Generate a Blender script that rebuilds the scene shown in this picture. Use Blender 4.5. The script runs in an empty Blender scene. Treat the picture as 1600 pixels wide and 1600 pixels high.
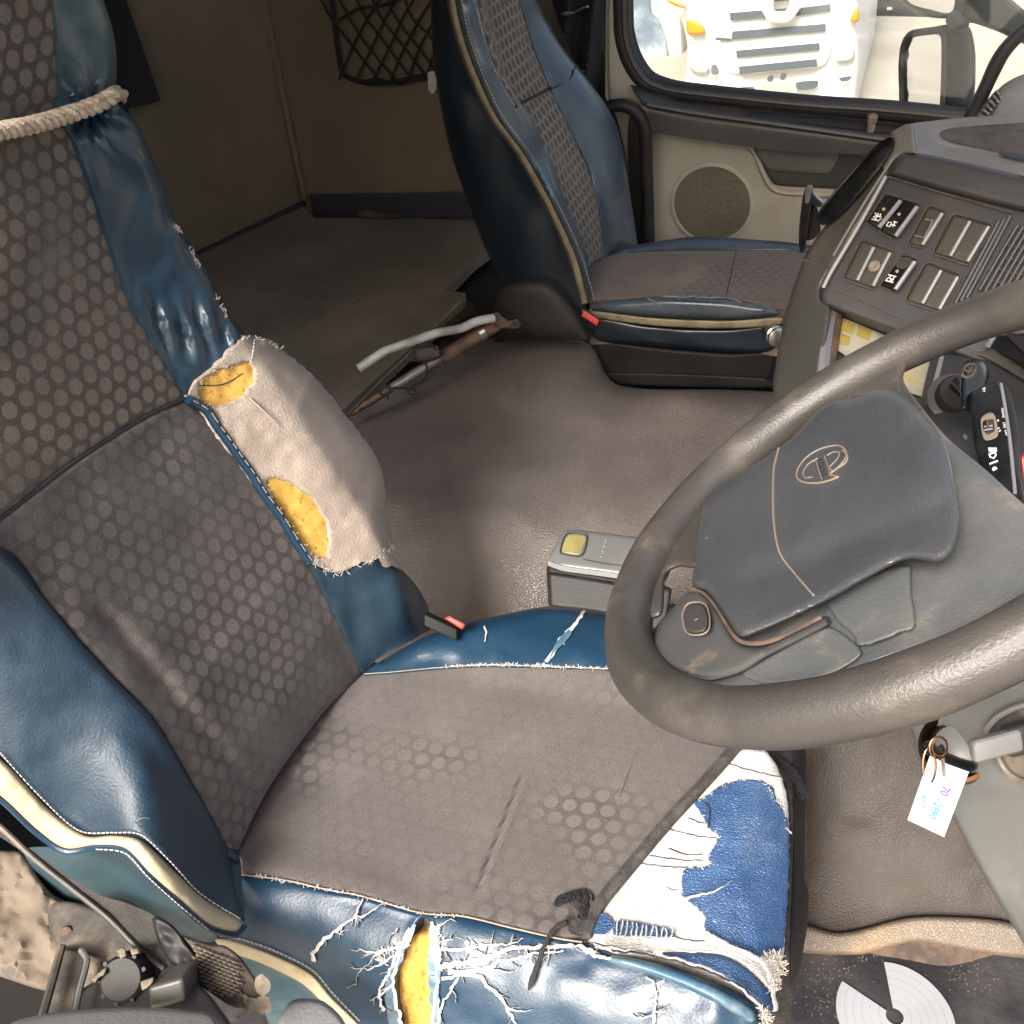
import bpy, bmesh, math, random
import numpy as np
from mathutils import Vector, Matrix
from mathutils.geometry import delaunay_2d_cdt
random.seed(7); np.random.seed(7)
scene = bpy.context.scene
COL = scene.collection

# ------------------------------------------------------------------ camera
FPX = 1604.0
CAM = np.array([0.0, 0.0, 1.4])
def _cam_axes(psi, th, rho):
    p, t, h = map(math.radians, (psi, th, rho))
    d = np.array([-math.sin(p)*math.cos(t), math.cos(p)*math.cos(t), -math.sin(t)])
    r0 = np.array([math.cos(p), math.sin(p), 0]); u0 = np.cross(r0, d)
    return d, r0*math.cos(h) - u0*math.sin(h), u0*math.cos(h) + r0*math.sin(h)
CD, CR, CU = _cam_axes(21, 38, 3.5)
cam_data = bpy.data.cameras.new('camera'); cam = bpy.data.objects.new('camera', cam_data); COL.objects.link(cam)
M = Matrix(((CR[0], CU[0], -CD[0], CAM[0]), (CR[1], CU[1], -CD[1], CAM[1]), (CR[2], CU[2], -CD[2], CAM[2]), (0, 0, 0, 1)))
cam.matrix_world = M
cam_data.sensor_width = 36; cam_data.lens = 36*FPX/1600; cam_data.clip_end = 500; cam_data.clip_start = 0.02
scene.camera = cam

# ------------------------------------------------------------------ light
world = bpy.data.worlds.new('World'); scene.world = world; world.use_nodes = True
SUN_EL, SUN_AZ = 45, 191          # azimuth measured from +y towards +x: the sun stands behind the open driver's door
wn = world.node_tree.nodes; wl = world.node_tree.links
sky = wn.new('ShaderNodeTexSky'); sky.sky_type = 'NISHITA'; sky.sun_disc = False
sky.sun_elevation = math.radians(SUN_EL); sky.sun_rotation = math.radians(SUN_AZ)
sky.air_density = 1.0; sky.dust_density = 8.0; sky.ozone_density = 0.0
wl.new(sky.outputs[0], wn['Background'].inputs[0]); wn['Background'].inputs[1].default_value = 0.15
sun_data = bpy.data.lights.new('sun', 'SUN'); sun_data.energy = 2.5; sun_data.angle = math.radians(18); sun_data.color = (1, .99, .975)
sun = bpy.data.objects.new('sun', sun_data); COL.objects.link(sun)
_e, _a = math.radians(SUN_EL), math.radians(SUN_AZ)
sun_dir = Vector((math.sin(_a)*math.cos(_e), math.cos(_a)*math.cos(_e), math.sin(_e)))
sun.rotation_euler = sun_dir.to_track_quat('Z', 'Y').to_euler()
scene.view_settings.view_transform = 'Standard'; scene.view_settings.look = 'None'
scene.view_settings.gamma = 1; scene.view_settings.exposure = 1.43
scene.cycles.use_denoising = True
scene.cycles.max_bounces = 8; scene.cycles.diffuse_bounces = 4; scene.cycles.glossy_bounces = 3
scene.cycles.sample_clamp_indirect = 6

# ------------------------------------------------------------------ rays and depth fields
def rays(x, y):
    x = np.asarray(x, float); y = np.asarray(y, float)
    return CD[None]+np.outer((x-800)/FPX, CR)-np.outer((y-800)/FPX, CU)
def P(x, y, D):
    return CAM+rays([x], [y])[0]*D
def wplane(ax, val):
    def f(x, y): return (val-CAM[ax])/rays(x, y)[:, ax]
    return f
def nplane(p0, n):
    p0 = np.array(p0); n = np.array(n)
    def f(x, y): return ((p0-CAM)@n)/(rays(x, y)@n)
    return f
def pl(a, b, c):
    A = np.array([[q[0], q[1], 1] for q in (a, b, c)], float); k = np.linalg.solve(A, [1/q[2] for q in (a, b, c)])
    def f(x, y): return 1/(k[0]*np.asarray(x, float)+k[1]*np.asarray(y, float)+k[2])
    return f
def flat(D):
    def f(x, y): return np.full(len(np.atleast_1d(x)), float(D))
    return f
def shift(fn, o):
    def f(x, y): return fn(x, y)+o
    return f
def rbf(ctrl):
    c = np.array(ctrl, float); n = len(c); X = c[:, :2]/400
    def k(r): return np.where(r > 1e-9, r*r*np.log(np.maximum(r, 1e-9)), 0)
    K = k(np.linalg.norm(X[:, None]-X[None], axis=2))+np.eye(n)*1e-4
    Pm = np.c_[X, np.ones(n)]
    A = np.block([[K, Pm], [Pm.T, np.zeros((3, 3))]])
    w = np.linalg.solve(A, np.r_[1/c[:, 2], 0, 0, 0])
    def f(x, y):
        Q = np.c_[np.asarray(x, float), np.asarray(y, float)]/400
        B = k(np.linalg.norm(Q[:, None]-X[None], axis=2))
        return 1/(B@w[:n]+np.c_[Q, np.ones(len(Q))]@w[n:])
    return f
def solver(g, t0=.4, t1=3.2, n=260):
    T = np.linspace(t0, t1, n)
    def f(x, y):
        v = rays(x, y); out = np.zeros(len(v))
        pts = CAM+v[:, None, :]*T[None, :, None]
        G = g(pts[..., 0], pts[..., 1], pts[..., 2])
        S = (G[:, :-1] > 0) & (G[:, 1:] <= 0)
        has = S.any(1); i = np.where(has, S.argmax(1), np.abs(G[:, :-1]).argmin(1))
        lo, hi = T[i], T[i+1]
        for _ in range(14):
            m = (lo+hi)/2; p = CAM+v*m[:, None]; gm = g(p[:, 0], p[:, 1], p[:, 2])
            lo = np.where(gm > 0, m, lo); hi = np.where(gm > 0, hi, m)
        return (lo+hi)/2
    return f
def one(fn, x, y): return float(fn(np.array([x]), np.array([y]))[0])
def at(fn, x, y, o=0): return P(x, y, one(fn, x, y)+o)
def sstep(a, b, t):
    t = np.clip((t-a)/(b-a), 0, 1); return t*t*(3-2*t)

# ------------------------------------------------------------------ materials
def nd(nt, typ, **kw):
    n = nt.nodes.new(typ)
    for k, v in kw.items():
        if k.startswith('i_'):
            key = k[2:]; key = int(key) if key.isdigit() else key.replace('_', ' ')
            n.inputs[key].default_value = v
        else: setattr(n, k, v)
    return n
ALB = .78
def c4(c): return (c[0]*ALB, c[1]*ALB, c[2]*ALB, 1)
def mat(name, col, rough=.5, metal=0, col2=None, cs=6, cdet=5, clo=.4, chi=.65, bump=0, bs=200, btype='noise', spec=.5,
        dust=None, ds=3, dlo=.5, dhi=.75, rough2=None, speck=None, coat=0, sheen=0):
    m = bpy.data.materials.new(name); m.use_nodes = True; nt = m.node_tree; L = nt.links.new
    b = nt.nodes['Principled BSDF']
    b.inputs['Roughness'].default_value = rough; b.inputs['Metallic'].default_value = metal
    b.inputs['Specular IOR Level'].default_value = spec; b.inputs['Coat Weight'].default_value = coat
    b.inputs['Sheen Weight'].default_value = sheen
    tc = nd(nt, 'ShaderNodeTexCoord'); src = None
    rgb = nd(nt, 'ShaderNodeRGB'); rgb.outputs[0].default_value = c4(col); cur = rgb.outputs[0]
    def noise(scale, det=5, rgh=.6, off=0):
        mp = nd(nt, 'ShaderNodeMapping'); mp.inputs['Location'].default_value = (off, off*.7, off*.3)
        L(tc.outputs['Object'], mp.inputs[0])
        n = nd(nt, 'ShaderNodeTexNoise', i_Scale=scale, i_Detail=det, i_Roughness=rgh); L(mp.outputs[0], n.inputs['Vector']); return n.outputs[0]
    def ramp(s, lo, hi):
        r = nd(nt, 'ShaderNodeMapRange', interpolation_type='SMOOTHSTEP'); r.inputs[1].default_value = lo; r.inputs[2].default_value = hi
        L(s, r.inputs[0]); return r.outputs[0]
    def mix(f, a, bb):
        x = nd(nt, 'ShaderNodeMix', data_type='RGBA'); L(f, x.inputs[0]); L(a, x.inputs[6])
        if isinstance(bb, tuple): x.inputs[7].default_value = c4(bb)
        else: L(bb, x.inputs[7])
        return x.outputs[2]
    if col2 is not None:
        f = ramp(noise(cs, cdet), clo, chi); cur = mix(f, cur, tuple(col2))
        if rough2 is not None:
            mr = nd(nt, 'ShaderNodeMapRange'); mr.inputs[3].default_value = rough; mr.inputs[4].default_value = rough2; L(f, mr.inputs[0]); L(mr.outputs[0], b.inputs['Roughness'])
    if dust is not None:
        f2 = ramp(noise(ds, 8, .7, 3.3), dlo, dhi); cur = mix(f2, cur, tuple(dust))
    if speck is not None:
        f3 = ramp(noise(speck[1], 3, .6, 9.1), speck[2], speck[2]+.06); cur = mix(f3, cur, tuple(speck[0]))
    L(cur, b.inputs['Base Color'])
    if bump:
        bp = nd(nt, 'ShaderNodeBump', i_Strength=bump, i_Distance=.004)
        if btype == 'grain':
            v = nd(nt, 'ShaderNodeTexVoronoi', feature='DISTANCE_TO_EDGE', i_Scale=bs); L(tc.outputs['Object'], v.inputs['Vector'])
            L(ramp(v.outputs['Distance'], 0, .25), bp.inputs['Height'])
        elif btype == 'crack':
            v = nd(nt, 'ShaderNodeTexVoronoi', feature='DISTANCE_TO_EDGE', i_Scale=bs); L(tc.outputs['Object'], v.inputs['Vector'])
            L(ramp(v.outputs['Distance'], 0, .08), bp.inputs['Height'])
        else:
            L(noise(bs, 4, .6, 1.7), bp.inputs['Height'])
        L(bp.outputs[0], b.inputs['Normal'])
    return m
def fabric(name, base, dot, gap, pitch=.0225, lo=.35, hi=.6, ms=7, always=.25, dust=(.17, .145, .12), fade=None):
    m = bpy.data.materials.new(name); m.use_nodes = True; nt = m.node_tree; L = nt.links.new
    b = nt.nodes['Principled BSDF']; b.inputs['Roughness'].default_value = .85; b.inputs['Specular IOR Level'].default_value = .25
    b.inputs['Sheen Weight'].default_value = .12; b.inputs['Sheen Roughness'].default_value = .5
    uv = nd(nt, 'ShaderNodeUVMap'); uv.uv_map = 'UVMap'
    def vm(op, a, v=None, sc=None):
        n = nd(nt, 'ShaderNodeVectorMath', operation=op)
        L(a, n.inputs[0])
        if v is not None:
            if isinstance(v, tuple): n.inputs[1].default_value = v
            else: L(v, n.inputs[1])
        return n
    # a little cloth distortion
    nz = nd(nt, 'ShaderNodeTexNoise', i_Scale=14, i_Detail=2); L(uv.outputs[0], nz.inputs['Vector'])
    dv = vm('SUBTRACT', nz.outputs['Color'], (.5, .5, .5)); dv2 = vm('MULTIPLY', dv.outputs[0], (.006, .006, 0))
    q = vm('ADD', uv.outputs[0], dv2.outputs[0])
    p = vm('MULTIPLY', q.outputs[0], (1/pitch, 1/pitch, 0))
    def lat(off):
        a = vm('ADD', p.outputs[0], off); a = vm('DIVIDE', a.outputs[0], (1, 1.732, 1)); a = vm('FRACTION', a.outputs[0])
        a = vm('SUBTRACT', a.outputs[0], (.5, .5, 0)); a = vm('MULTIPLY', a.outputs[0], (1, 1.732, 0))
        return vm('LENGTH', a.outputs[0]).outputs['Value']
    mn = nd(nt, 'ShaderNodeMath', operation='MINIMUM'); L(lat((0, 0, 0)), mn.inputs[0]); L(lat((.5, .866, 0)), mn.inputs[1])
    def ramp(s, a, c, o0=0, o1=1):
        r = nd(nt, 'ShaderNodeMapRange', interpolation_type='SMOOTHSTEP'); r.inputs[1].default_value = a; r.inputs[2].default_value = c
        r.inputs[3].default_value = o0; r.inputs[4].default_value = o1; L(s, r.inputs[0]); return r.outputs[0]
    disc = ramp(mn.outputs[0], .325, .42, 1, 0)
    tc = nd(nt, 'ShaderNodeTexCoord')
    def noise(s, d=5, off=0):
        mp = nd(nt, 'ShaderNodeMapping'); mp.inputs['Location'].default_value = (off, off, off); L(tc.outputs['Object'], mp.inputs[0])
        n = nd(nt, 'ShaderNodeTexNoise', i_Scale=s, i_Detail=d, i_Roughness=.6); L(mp.outputs[0], n.inputs['Vector']); return n.outputs[0]
    vis = ramp(noise(ms, 4, 2.1), lo, hi, always, 1)
    def mix(f, a, bb):
        x = nd(nt, 'ShaderNodeMix', data_type='RGBA'); L(f, x.inputs[0])
        for i, s in ((6, a), (7, bb)):
            if isinstance(s, tuple): x.inputs[i].default_value = c4(s)
            else: L(s, x.inputs[i])
        return x.outputs[2]
    def mul(a, c):
        n = nd(nt, 'ShaderNodeMath', operation='MULTIPLY'); L(a, n.inputs[0])
        if isinstance(c, float): n.inputs[1].default_value = c
        else: L(c, n.inputs[1])
        return n.outputs[0]
    pat = mix(disc, gap, dot)
    col = mix(vis, base, pat)
    ring = ramp(mn.outputs[0], .36, .41, 0, 1)
    stn = mul(ramp(noise(5, 8, 8.8), .5, .75), .45); col = mix(stn, col, tuple(v*.55 for v in base))
    dcl = mul(ramp(noise(9, 9, 5.5), .5, .75), .6)
    col = mix(dcl, col, dust)
    # yarn level speckle
    fine = noise(560, 3, 0); col = mix(mul(ramp(fine, .5, .75), .4), col, (.21, .19, .18))
    fine2 = noise(340, 4, 4.4); col = mix(mul(ramp(fine2, .5, .75), .4), col, (.03, .028, .028))
    L(col, b.inputs['Base Color'])
    hmul = mul(mul(disc, vis), .3)
    add = nd(nt, 'ShaderNodeMath', operation='MULTIPLY_ADD'); L(noise(700, 2, 1), add.inputs[0]); add.inputs[1].default_value = .8; L(hmul, add.inputs[2])
    bp = nd(nt, 'ShaderNodeBump', i_Strength=.45, i_Distance=.002); L(add.outputs[0], bp.inputs['Height']); L(bp.outputs[0], b.inputs['Normal'])
    return m

MT = {}
MT['fab_up'] = fabric('dotted seat fabric', (.078, .064, .053), (.15, .122, .097), (.05, .042, .037), lo=.34, hi=.56, ms=4.5, always=.45)
MT['fab_low'] = fabric('worn dotted seat fabric', (.082, .073, .07), (.115, .1, .092), (.054, .048, .048), lo=.38, hi=.62, ms=7, always=.22, dust=(.16, .145, .138))
MT['fab_cush'] = fabric('rubbed seat cushion fabric', (.096, .085, .08), (.125, .11, .102), (.06, .053, .051), lo=.46, hi=.7, ms=6, always=.1, dust=(.15, .135, .128))
MT['fab_pass'] = fabric('passenger seat fabric', (.1, .082, .066), (.06, .05, .042), (.2, .168, .13), pitch=.023, lo=.2, hi=.35, ms=5, always=.5)
MT['fab_pcush'] = fabric('passenger cushion fabric', (.12, .096, .076), (.12, .098, .078), (.085, .068, .055), lo=.45, hi=.6, ms=8, always=.15, dust=(.24, .19, .14))
MT['vinyl'] = mat('navy seat vinyl', (.009, .027, .051), .42, col2=(.016, .042, .066), cs=9, cdet=9, bump=.25, bs=330, rough2=.55, dust=(.035, .055, .068), ds=12, dlo=.55, dhi=.8)
MT['vinyl_top'] = mat('dusty teal seat vinyl', (.045, .082, .10), .36, col2=(.018, .05, .085), cs=7, bump=.1, bs=60, dust=(.09, .12, .13), ds=5)
MT['vinyl_top2'] = mat('faded navy strip vinyl', (.010, .032, .058), .33, col2=(.03, .056, .072), cs=5, clo=.4, chi=.7, bump=.1, bs=200, dust=(.06, .09, .105), ds=7, dlo=.5, dhi=.8)
MT['vinyl_worn'] = mat('rubbed blue seat vinyl', (.010, .036, .072), .3, col2=(.026, .058, .088), cs=11, cdet=9, clo=.48, chi=.75, bump=.1, bs=330, rough2=.42, spec=.4, dust=(.12, .15, .15), ds=8, dlo=.58, dhi=.8)
MT['vinyl_teal'] = mat('faded teal seat skirt vinyl', (.03, .066, .085), .4, col2=(.065, .10, .108), cs=10, bump=.1, bs=120)
MT['vinyl_pale'] = mat('light worn blue vinyl', (.10, .17, .22), .42, col2=(.03, .09, .15), cs=14, bump=.15, bs=260, dust=(.24, .27, .26), ds=12)
MT['vinyl_bright'] = mat('bright blue vinyl', (.027, .078, .2), .45, col2=(.045, .108, .25), cs=22, cdet=9, bump=.5, bs=330, btype='grain', dust=(.075, .12, .2), ds=16, dlo=.5, dhi=.8)
MT['pvinyl'] = mat('passenger seat vinyl', (.0045, .010, .017), .32, col2=(.006, .014, .022), cs=6, bump=.05, bs=200)
MT['pvinyl_sheen'] = mat('passenger bolster vinyl with painted sheen', (.045, .064, .083), .24, col2=(.075, .095, .112), cs=5, bump=.05, bs=150, rough2=.38)  # colour lightened to carry the sheen from window and windscreen
MT['cream'] = mat('cream piping', (.47, .40, .265), .6, col2=(.36, .27, .14), cs=40, clo=.5, chi=.8, bump=.2, bs=400)
MT['pcream'] = mat('dull cream piping', (.24, .2, .12), .5, col2=(.15, .12, .07), cs=30, bump=.1, bs=300)
MT['beige'] = mat('beige cloth backing', (.40, .335, .275), .92, col2=(.33, .27, .22), cs=12, cdet=9, bump=.5, bs=420, speck=((.26, .21, .17), 120, .68), dust=(.27, .22, .18), ds=9, dlo=.52, dhi=.8)
MT['foam'] = mat('yellow seat foam', (.60, .36, .075), .9, col2=(.48, .27, .05), cs=30, bump=.4, bs=600, speck=((.33, .17, .03), 150, .6))
MT['white'] = mat('white lining cloth', (.74, .725, .70), .9, col2=(.58, .565, .545), cs=26, cdet=9, bump=.7, bs=380, dust=(.36, .34, .31), ds=14, dlo=.5, dhi=.8)
MT['thread'] = mat('pale thread', (.56, .52, .46), .9)
MT['blackthread'] = mat('black thread', (.02, .02, .023), .95)
MT['blackcloth'] = mat('black felt cloth', (.04, .036, .034), .95, col2=(.085, .078, .072), cs=60, bump=.8, bs=500)
MT['blackplastic'] = mat('black plastic', (.016, .016, .017), .5, col2=(.03, .028, .026), cs=8, bump=.08, bs=300, rough2=.62, spec=.25)
MT['gloss'] = mat('glossy black plastic', (.008, .0085, .0095), .22, col2=(.014, .014, .014), cs=20, rough2=.4, spec=.3, speck=((.09, .085, .08), 220, .72))
MT['greyplastic'] = mat('grey plastic', (.115, .12, .117), .5, col2=(.1, .1, .096), cs=5, bump=.12, bs=350, dust=(.2, .18, .15), ds=6)
MT['dashgrey'] = mat('dark dash plastic', (.036, .037, .041), .45, col2=(.044, .043, .045), cs=8, bump=.12, bs=500, dust=(.068, .061, .056), ds=6, spec=.35)
MT['dashlight'] = mat('pale dash top plastic', (.2, .198, .187), .75, col2=(.17, .166, .155), cs=4, bump=.1, bs=500, spec=.15)
MT['dashside'] = mat('olive grey dash plastic', (.062, .061, .055), .45, col2=(.052, .05, .046), cs=5, bump=.1, bs=400, dust=(.1, .086, .07), ds=5)
MT['blank'] = mat('olive blank cover plastic', (.03, .028, .022), .5, col2=(.045, .038, .026), cs=20, bump=.1, bs=400)
MT['traymat'] = mat('brown grey tray mesh', (.13, .122, .112), .95, spec=.1, col2=(.1, .094, .088), cs=60, bump=.6, bs=300, btype='grain')
MT['rust'] = mat('dust in the joints', (.11, .07, .05), .9, col2=(.05, .038, .032), cs=50)
MT['ridge'] = mat('pale plastic ridge', (.2, .2, .21), .35)
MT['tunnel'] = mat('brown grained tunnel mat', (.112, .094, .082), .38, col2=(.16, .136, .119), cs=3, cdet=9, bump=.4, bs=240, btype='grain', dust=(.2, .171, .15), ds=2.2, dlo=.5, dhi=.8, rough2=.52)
MT['tunnelshade'] = mat('shaded brown grained mat', (.05, .041, .035), .5, col2=(.066, .054, .046), cs=4, cdet=8, bump=.2, bs=230, btype='grain', rough2=.65, spec=.25)  # tunnel mat colour darkened to hold the shade below the wheel
MT['skirt'] = mat('tan grained mat skirt', (.16, .134, .108), .5, col2=(.13, .1, .075), cs=6, bump=.35, bs=260, btype='grain', dust=(.3, .2, .11), ds=6)
MT['floor'] = mat('dusty black floor rubber', (.016, .016, .019), .55, col2=(.06, .057, .058), cs=9, cdet=10, clo=.42, chi=.75, bump=.3, bs=120, speck=((.2, .18, .16), 420, .72))
MT['board'] = mat('dusty dark floor board', (.18, .157, .13), .5, col2=(.27, .235, .19), cs=4, cdet=8, bump=.2, bs=60, dust=(.23, .2, .165), ds=2.5)
MT['wall'] = mat('brown cloth wall lining', (.21, .165, .105), .9, col2=(.16, .128, .086), cs=2, bump=.3, bs=300)
MT['walltrim'] = mat('dark wall base trim', (.03, .032, .045), .55)
MT['doorcream'] = mat('cream door panel', (.37, .355, .295), .6, col2=(.32, .3, .24), cs=5, bump=.1, bs=400, dust=(.3, .26, .19), ds=4)
MT['doordark'] = mat('dark door trim', (.035, .034, .032), .45, col2=(.05, .046, .042), cs=7, bump=.1, bs=300, rough2=.55)
MT['doorgrey'] = mat('grey door pocket', (.11, .11, .10), .6, col2=(.09, .085, .075), cs=8)
MT['grille'] = mat('speaker grille cloth', (.30, .265, .185), .8, col2=(.25, .215, .14), cs=6, bump=1, bs=420, btype='grain')
MT['basedark'] = mat('near black base plastic', (.009, .009, .009), .6, spec=.2, col2=(.016, .015, .014), cs=8)
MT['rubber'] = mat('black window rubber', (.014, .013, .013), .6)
MT['curtain'] = mat('black curtain', (.010, .010, .011), .85)
MT['cord'] = mat('black net cord', (.008, .008, .008), .8)
MT['rim'] = mat('worn leather rim', (.05, .046, .043), .37, col2=(.075, .068, .061), cs=9, clo=.42, chi=.7, bump=.22, bs=420, dust=(.16, .135, .103), ds=16, dlo=.52, dhi=.8, rough2=.48)
MT['pad'] = mat('crazed grey pad plastic', (.048, .053, .062), .32, col2=(.062, .066, .072), cs=7, bump=.34, bs=300, btype='crack', speck=((.15, .14, .125), 320, .69), dust=(.11, .1, .088), ds=12, dlo=.55, dhi=.8)
MT['pod'] = mat('smooth grey pod plastic', (.072, .075, .08), .3, col2=(.09, .088, .085), cs=12, bump=.1, bs=500, dust=(.2, .16, .11), ds=22, dlo=.6, dhi=.75)
MT['hub'] = mat('dusty grey hub plastic', (.098, .106, .112), .42, col2=(.125, .128, .128), cs=11, bump=.25, bs=400, dust=(.26, .225, .175), ds=14, dlo=.5, dhi=.72)
MT['print'] = mat('tan print', (.2, .16, .125), .7)
MT['whiteprint'] = mat('white print', (.7, .7, .68), .6)
MT['gold'] = mat('olive gold plate', (.30, .26, .10), .4, col2=(.22, .19, .08), cs=30, bump=.1, bs=300)
MT['silver'] = mat('silver plastic', (.2, .205, .198), .35, metal=.2, col2=(.165, .165, .16), cs=10)
MT['metal'] = mat('bare metal', (.5, .49, .47), .3, metal=1)
MT['rusty'] = mat('rusty steel', (.09, .06, .045), .7, metal=.3, col2=(.2, .11, .06), cs=40, bump=.5, bs=120)
MT['tube'] = mat('pale plastic tube', (.42, .44, .42), .4, col2=(.25, .24, .2), cs=20)
MT['red'] = mat('red buckle button', (.55, .06, .05), .4)
MT['rope'] = mat('sisal rope', (.56, .47, .35), .95, col2=(.4, .31, .22), cs=90, bump=.6, bs=400)
MT['mud'] = mat('mud caked metal', (.17, .138, .102), .9, col2=(.12, .095, .07), cs=14, cdet=9, bump=.35, bs=50, speck=((.09, .085, .08), 40, .66))
MT['dirtyblack'] = mat('dusty black plastic', (.04, .037, .033), .55, col2=(.16, .13, .10), cs=14, cdet=8, bump=.2, bs=120)
MT['web'] = mat('belt webbing', (.03, .028, .026), .8, col2=(.06, .05, .045), cs=25, bump=.7, bs=420)
MT['webtan'] = mat('dusty woven pad', (.085, .068, .05), .9, col2=(.05, .042, .035), cs=40, bump=.6, bs=300)
MT['webtan2'] = mat('tan weave yarn', (.15, .12, .085), .95, col2=(.08, .065, .05), cs=60)
MT['tan'] = mat('tan plastic scrap', (.24, .2, .145), .7, col2=(.12, .1, .075), cs=60, bump=.4, bs=200)
MT['door_sill'] = mat('pale grey sill plastic', (.27, .27, .275), .5, col2=(.22, .22, .22), cs=6, bump=.2, bs=300)
MT['paper'] = mat('white card', (.6, .585, .59), .8)
MT['ink_v'] = mat('violet ink', (.14, .07, .5), .8); MT['ink_b'] = mat('blue ink', (.03, .3, .6), .8)
MT['copper'] = mat('copper ring', (.2, .1, .055), .35, metal=1)
MT['sticker'] = mat('worn sticker', (.46, .43, .33), .6, col2=(.36, .34, .27), cs=30, dust=(.4, .3, .12), ds=18)
MT['stickeryellow'] = mat('yellow sticker print', (.42, .32, .07), .6)
MT['blueprint'] = mat('blue dial print', (.08, .3, .75), .5); MT['redprint'] = mat('red dial print', (.5, .04, .03), .5)
MT['truckwhite'] = mat('white truck paint', (.78, .78, .76), .35, col2=(.7, .7, .67), cs=1.5)
MT['truckdark'] = mat('dark grille mesh', (.07, .085, .10), .6)
MT['truckglass'] = mat('bluish vehicle glass', (.12, .16, .22), .08, spec=.8, col2=(.35, .4, .45), cs=2)
MT['lampglass'] = mat('clear headlamp', (.5, .5, .5), .12, col2=(.35, .36, .37), cs=6)
MT['amber'] = mat('amber lamp', (.75, .26, .02), .25)
MT['truckblue'] = mat('dark lorry paint', (.05, .065, .10), .5, col2=(.09, .10, .13), cs=2)
MT['truckred'] = mat('red lorry paint', (.5, .05, .05), .5)
MT['concrete'] = mat('pale yard concrete', (.42, .38, .31), .9, col2=(.34, .31, .25), cs=.6, cdet=8, bump=.2, bs=20)
MT['grass'] = mat('grass', (.08, .12, .03), .9, col2=(.12, .14, .05), cs=8)
MT['mirrorcase'] = mat('dark mirror housing', (.045, .055, .075), .5)
MT['mirror'] = mat('mirror glass', (.85, .86, .86), .03, metal=1)
MT['tyre'] = mat('tyre rubber', (.02, .02, .02), .8)
def glass_mat():
    m = bpy.data.materials.new('window glass'); m.use_nodes = True; nt = m.node_tree
    out = nt.nodes['Material Output']; t = nd(nt, 'ShaderNodeBsdfTransparent'); t.inputs[0].default_value = (.95, .97, .96, 1)
    g = nd(nt, 'ShaderNodeBsdfGlossy'); g.inputs['Roughness'].default_value = .03
    mx = nd(nt, 'ShaderNodeMixShader'); mx.inputs[0].default_value = .05
    nt.links.new(t.outputs[0], mx.inputs[1]); nt.links.new(g.outputs[0], mx.inputs[2]); nt.links.new(mx.outputs[0], out.inputs[0]); return m
MT['glass'] = glass_mat()
def disc_mat():
    m = bpy.data.materials.new('printed chart paper'); m.use_nodes = True; nt = m.node_tree; L = nt.links.new
    b = nt.nodes['Principled BSDF']; b.inputs['Roughness'].default_value = .7
    uv = nd(nt, 'ShaderNodeUVMap'); uv.uv_map = 'UVMap'
    ln = nd(nt, 'ShaderNodeVectorMath', operation='LENGTH'); L(uv.outputs[0], ln.inputs[0])
    def band(freq, lo, hi, amp):
        s = nd(nt, 'ShaderNodeMath', operation='MULTIPLY'); L(ln.outputs['Value'], s.inputs[0]); s.inputs[1].default_value = freq
        f = nd(nt, 'ShaderNodeMath', operation='FRACT'); L(s.outputs[0], f.inputs[0])
        c = nd(nt, 'ShaderNodeMapRange'); c.inputs[1].default_value = lo; c.inputs[2].default_value = hi; c.inputs[3].default_value = 0; c.inputs[4].default_value = amp
        L(f.outputs[0], c.inputs[0]); return c.outputs[0]
    a = band(26, .8, .92, .45); bb = band(7, .9, .96, .6)
    mx = nd(nt, 'ShaderNodeMath', operation='MAXIMUM'); L(a, mx.inputs[0]); L(bb, mx.inputs[1])
    n = nd(nt, 'ShaderNodeTexNoise', i_Scale=4, i_Detail=8); L(uv.outputs[0], n.inputs['Vector'])
    mm = nd(nt, 'ShaderNodeMath', operation='MULTIPLY'); L(mx.outputs[0], mm.inputs[0]); L(n.outputs[0], mm.inputs[1])
    x = nd(nt, 'ShaderNodeMix', data_type='RGBA'); L(mm.outputs[0], x.inputs[0]); x.inputs[6].default_value = (.25, .262, .285, 1); x.inputs[7].default_value = (.012, .016, .025, 1)
    L(x.outputs[2], b.inputs['Base Color']); return m
MT['chart'] = disc_mat()

# ------------------------------------------------------------------ object helpers
def tag(o, label=None, cat=None, group=None, kind=None):
    if label: o['label'] = label
    if cat: o['category'] = cat
    if group: o['group'] = group
    if kind: o['kind'] = kind
    return o
def root(name, label, cat, loc, group=None):
    o = bpy.data.objects.new(name, None); COL.objects.link(o); o.location = Vector([float(v) for v in loc]); o.empty_display_size = .05
    return tag(o, label, cat, group)
def origin(par):
    o = np.zeros(3)
    while par is not None:
        o += np.array(par.location); par = par.parent
    return o
def obj(name, verts, faces, mt, par=None, sharp=45, uv=None, recalc=True):
    me = bpy.data.meshes.new(name); V = np.asarray(verts, float)-origin(par)
    me.from_pydata([tuple(v) for v in V], [], [tuple(int(i) for i in f) for f in faces])
    if uv is not None:
        ul = me.uv_layers.new(name='UVMap'); li = np.zeros(len(me.loops), int); me.loops.foreach_get('vertex_index', li)
        ul.data.foreach_set('uv', np.asarray(uv, float)[li].ravel())
    if recalc:
        bm = bmesh.new(); bm.from_mesh(me); bmesh.ops.recalc_face_normals(bm, faces=bm.faces); bm.to_mesh(me); bm.free()
    me.polygons.foreach_set('use_smooth', [True]*len(me.polygons))
    if sharp is not None: me.set_sharp_from_angle(angle=math.radians(sharp))
    me.materials.append(MT[mt] if isinstance(mt, str) else mt)
    o = bpy.data.objects.new(name, me); COL.objects.link(o)
    if par is not None: o.parent = par
    return o
def struct(o, label=None, cat=None, kind='structure'): return tag(o, label, cat, None, kind)

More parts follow.
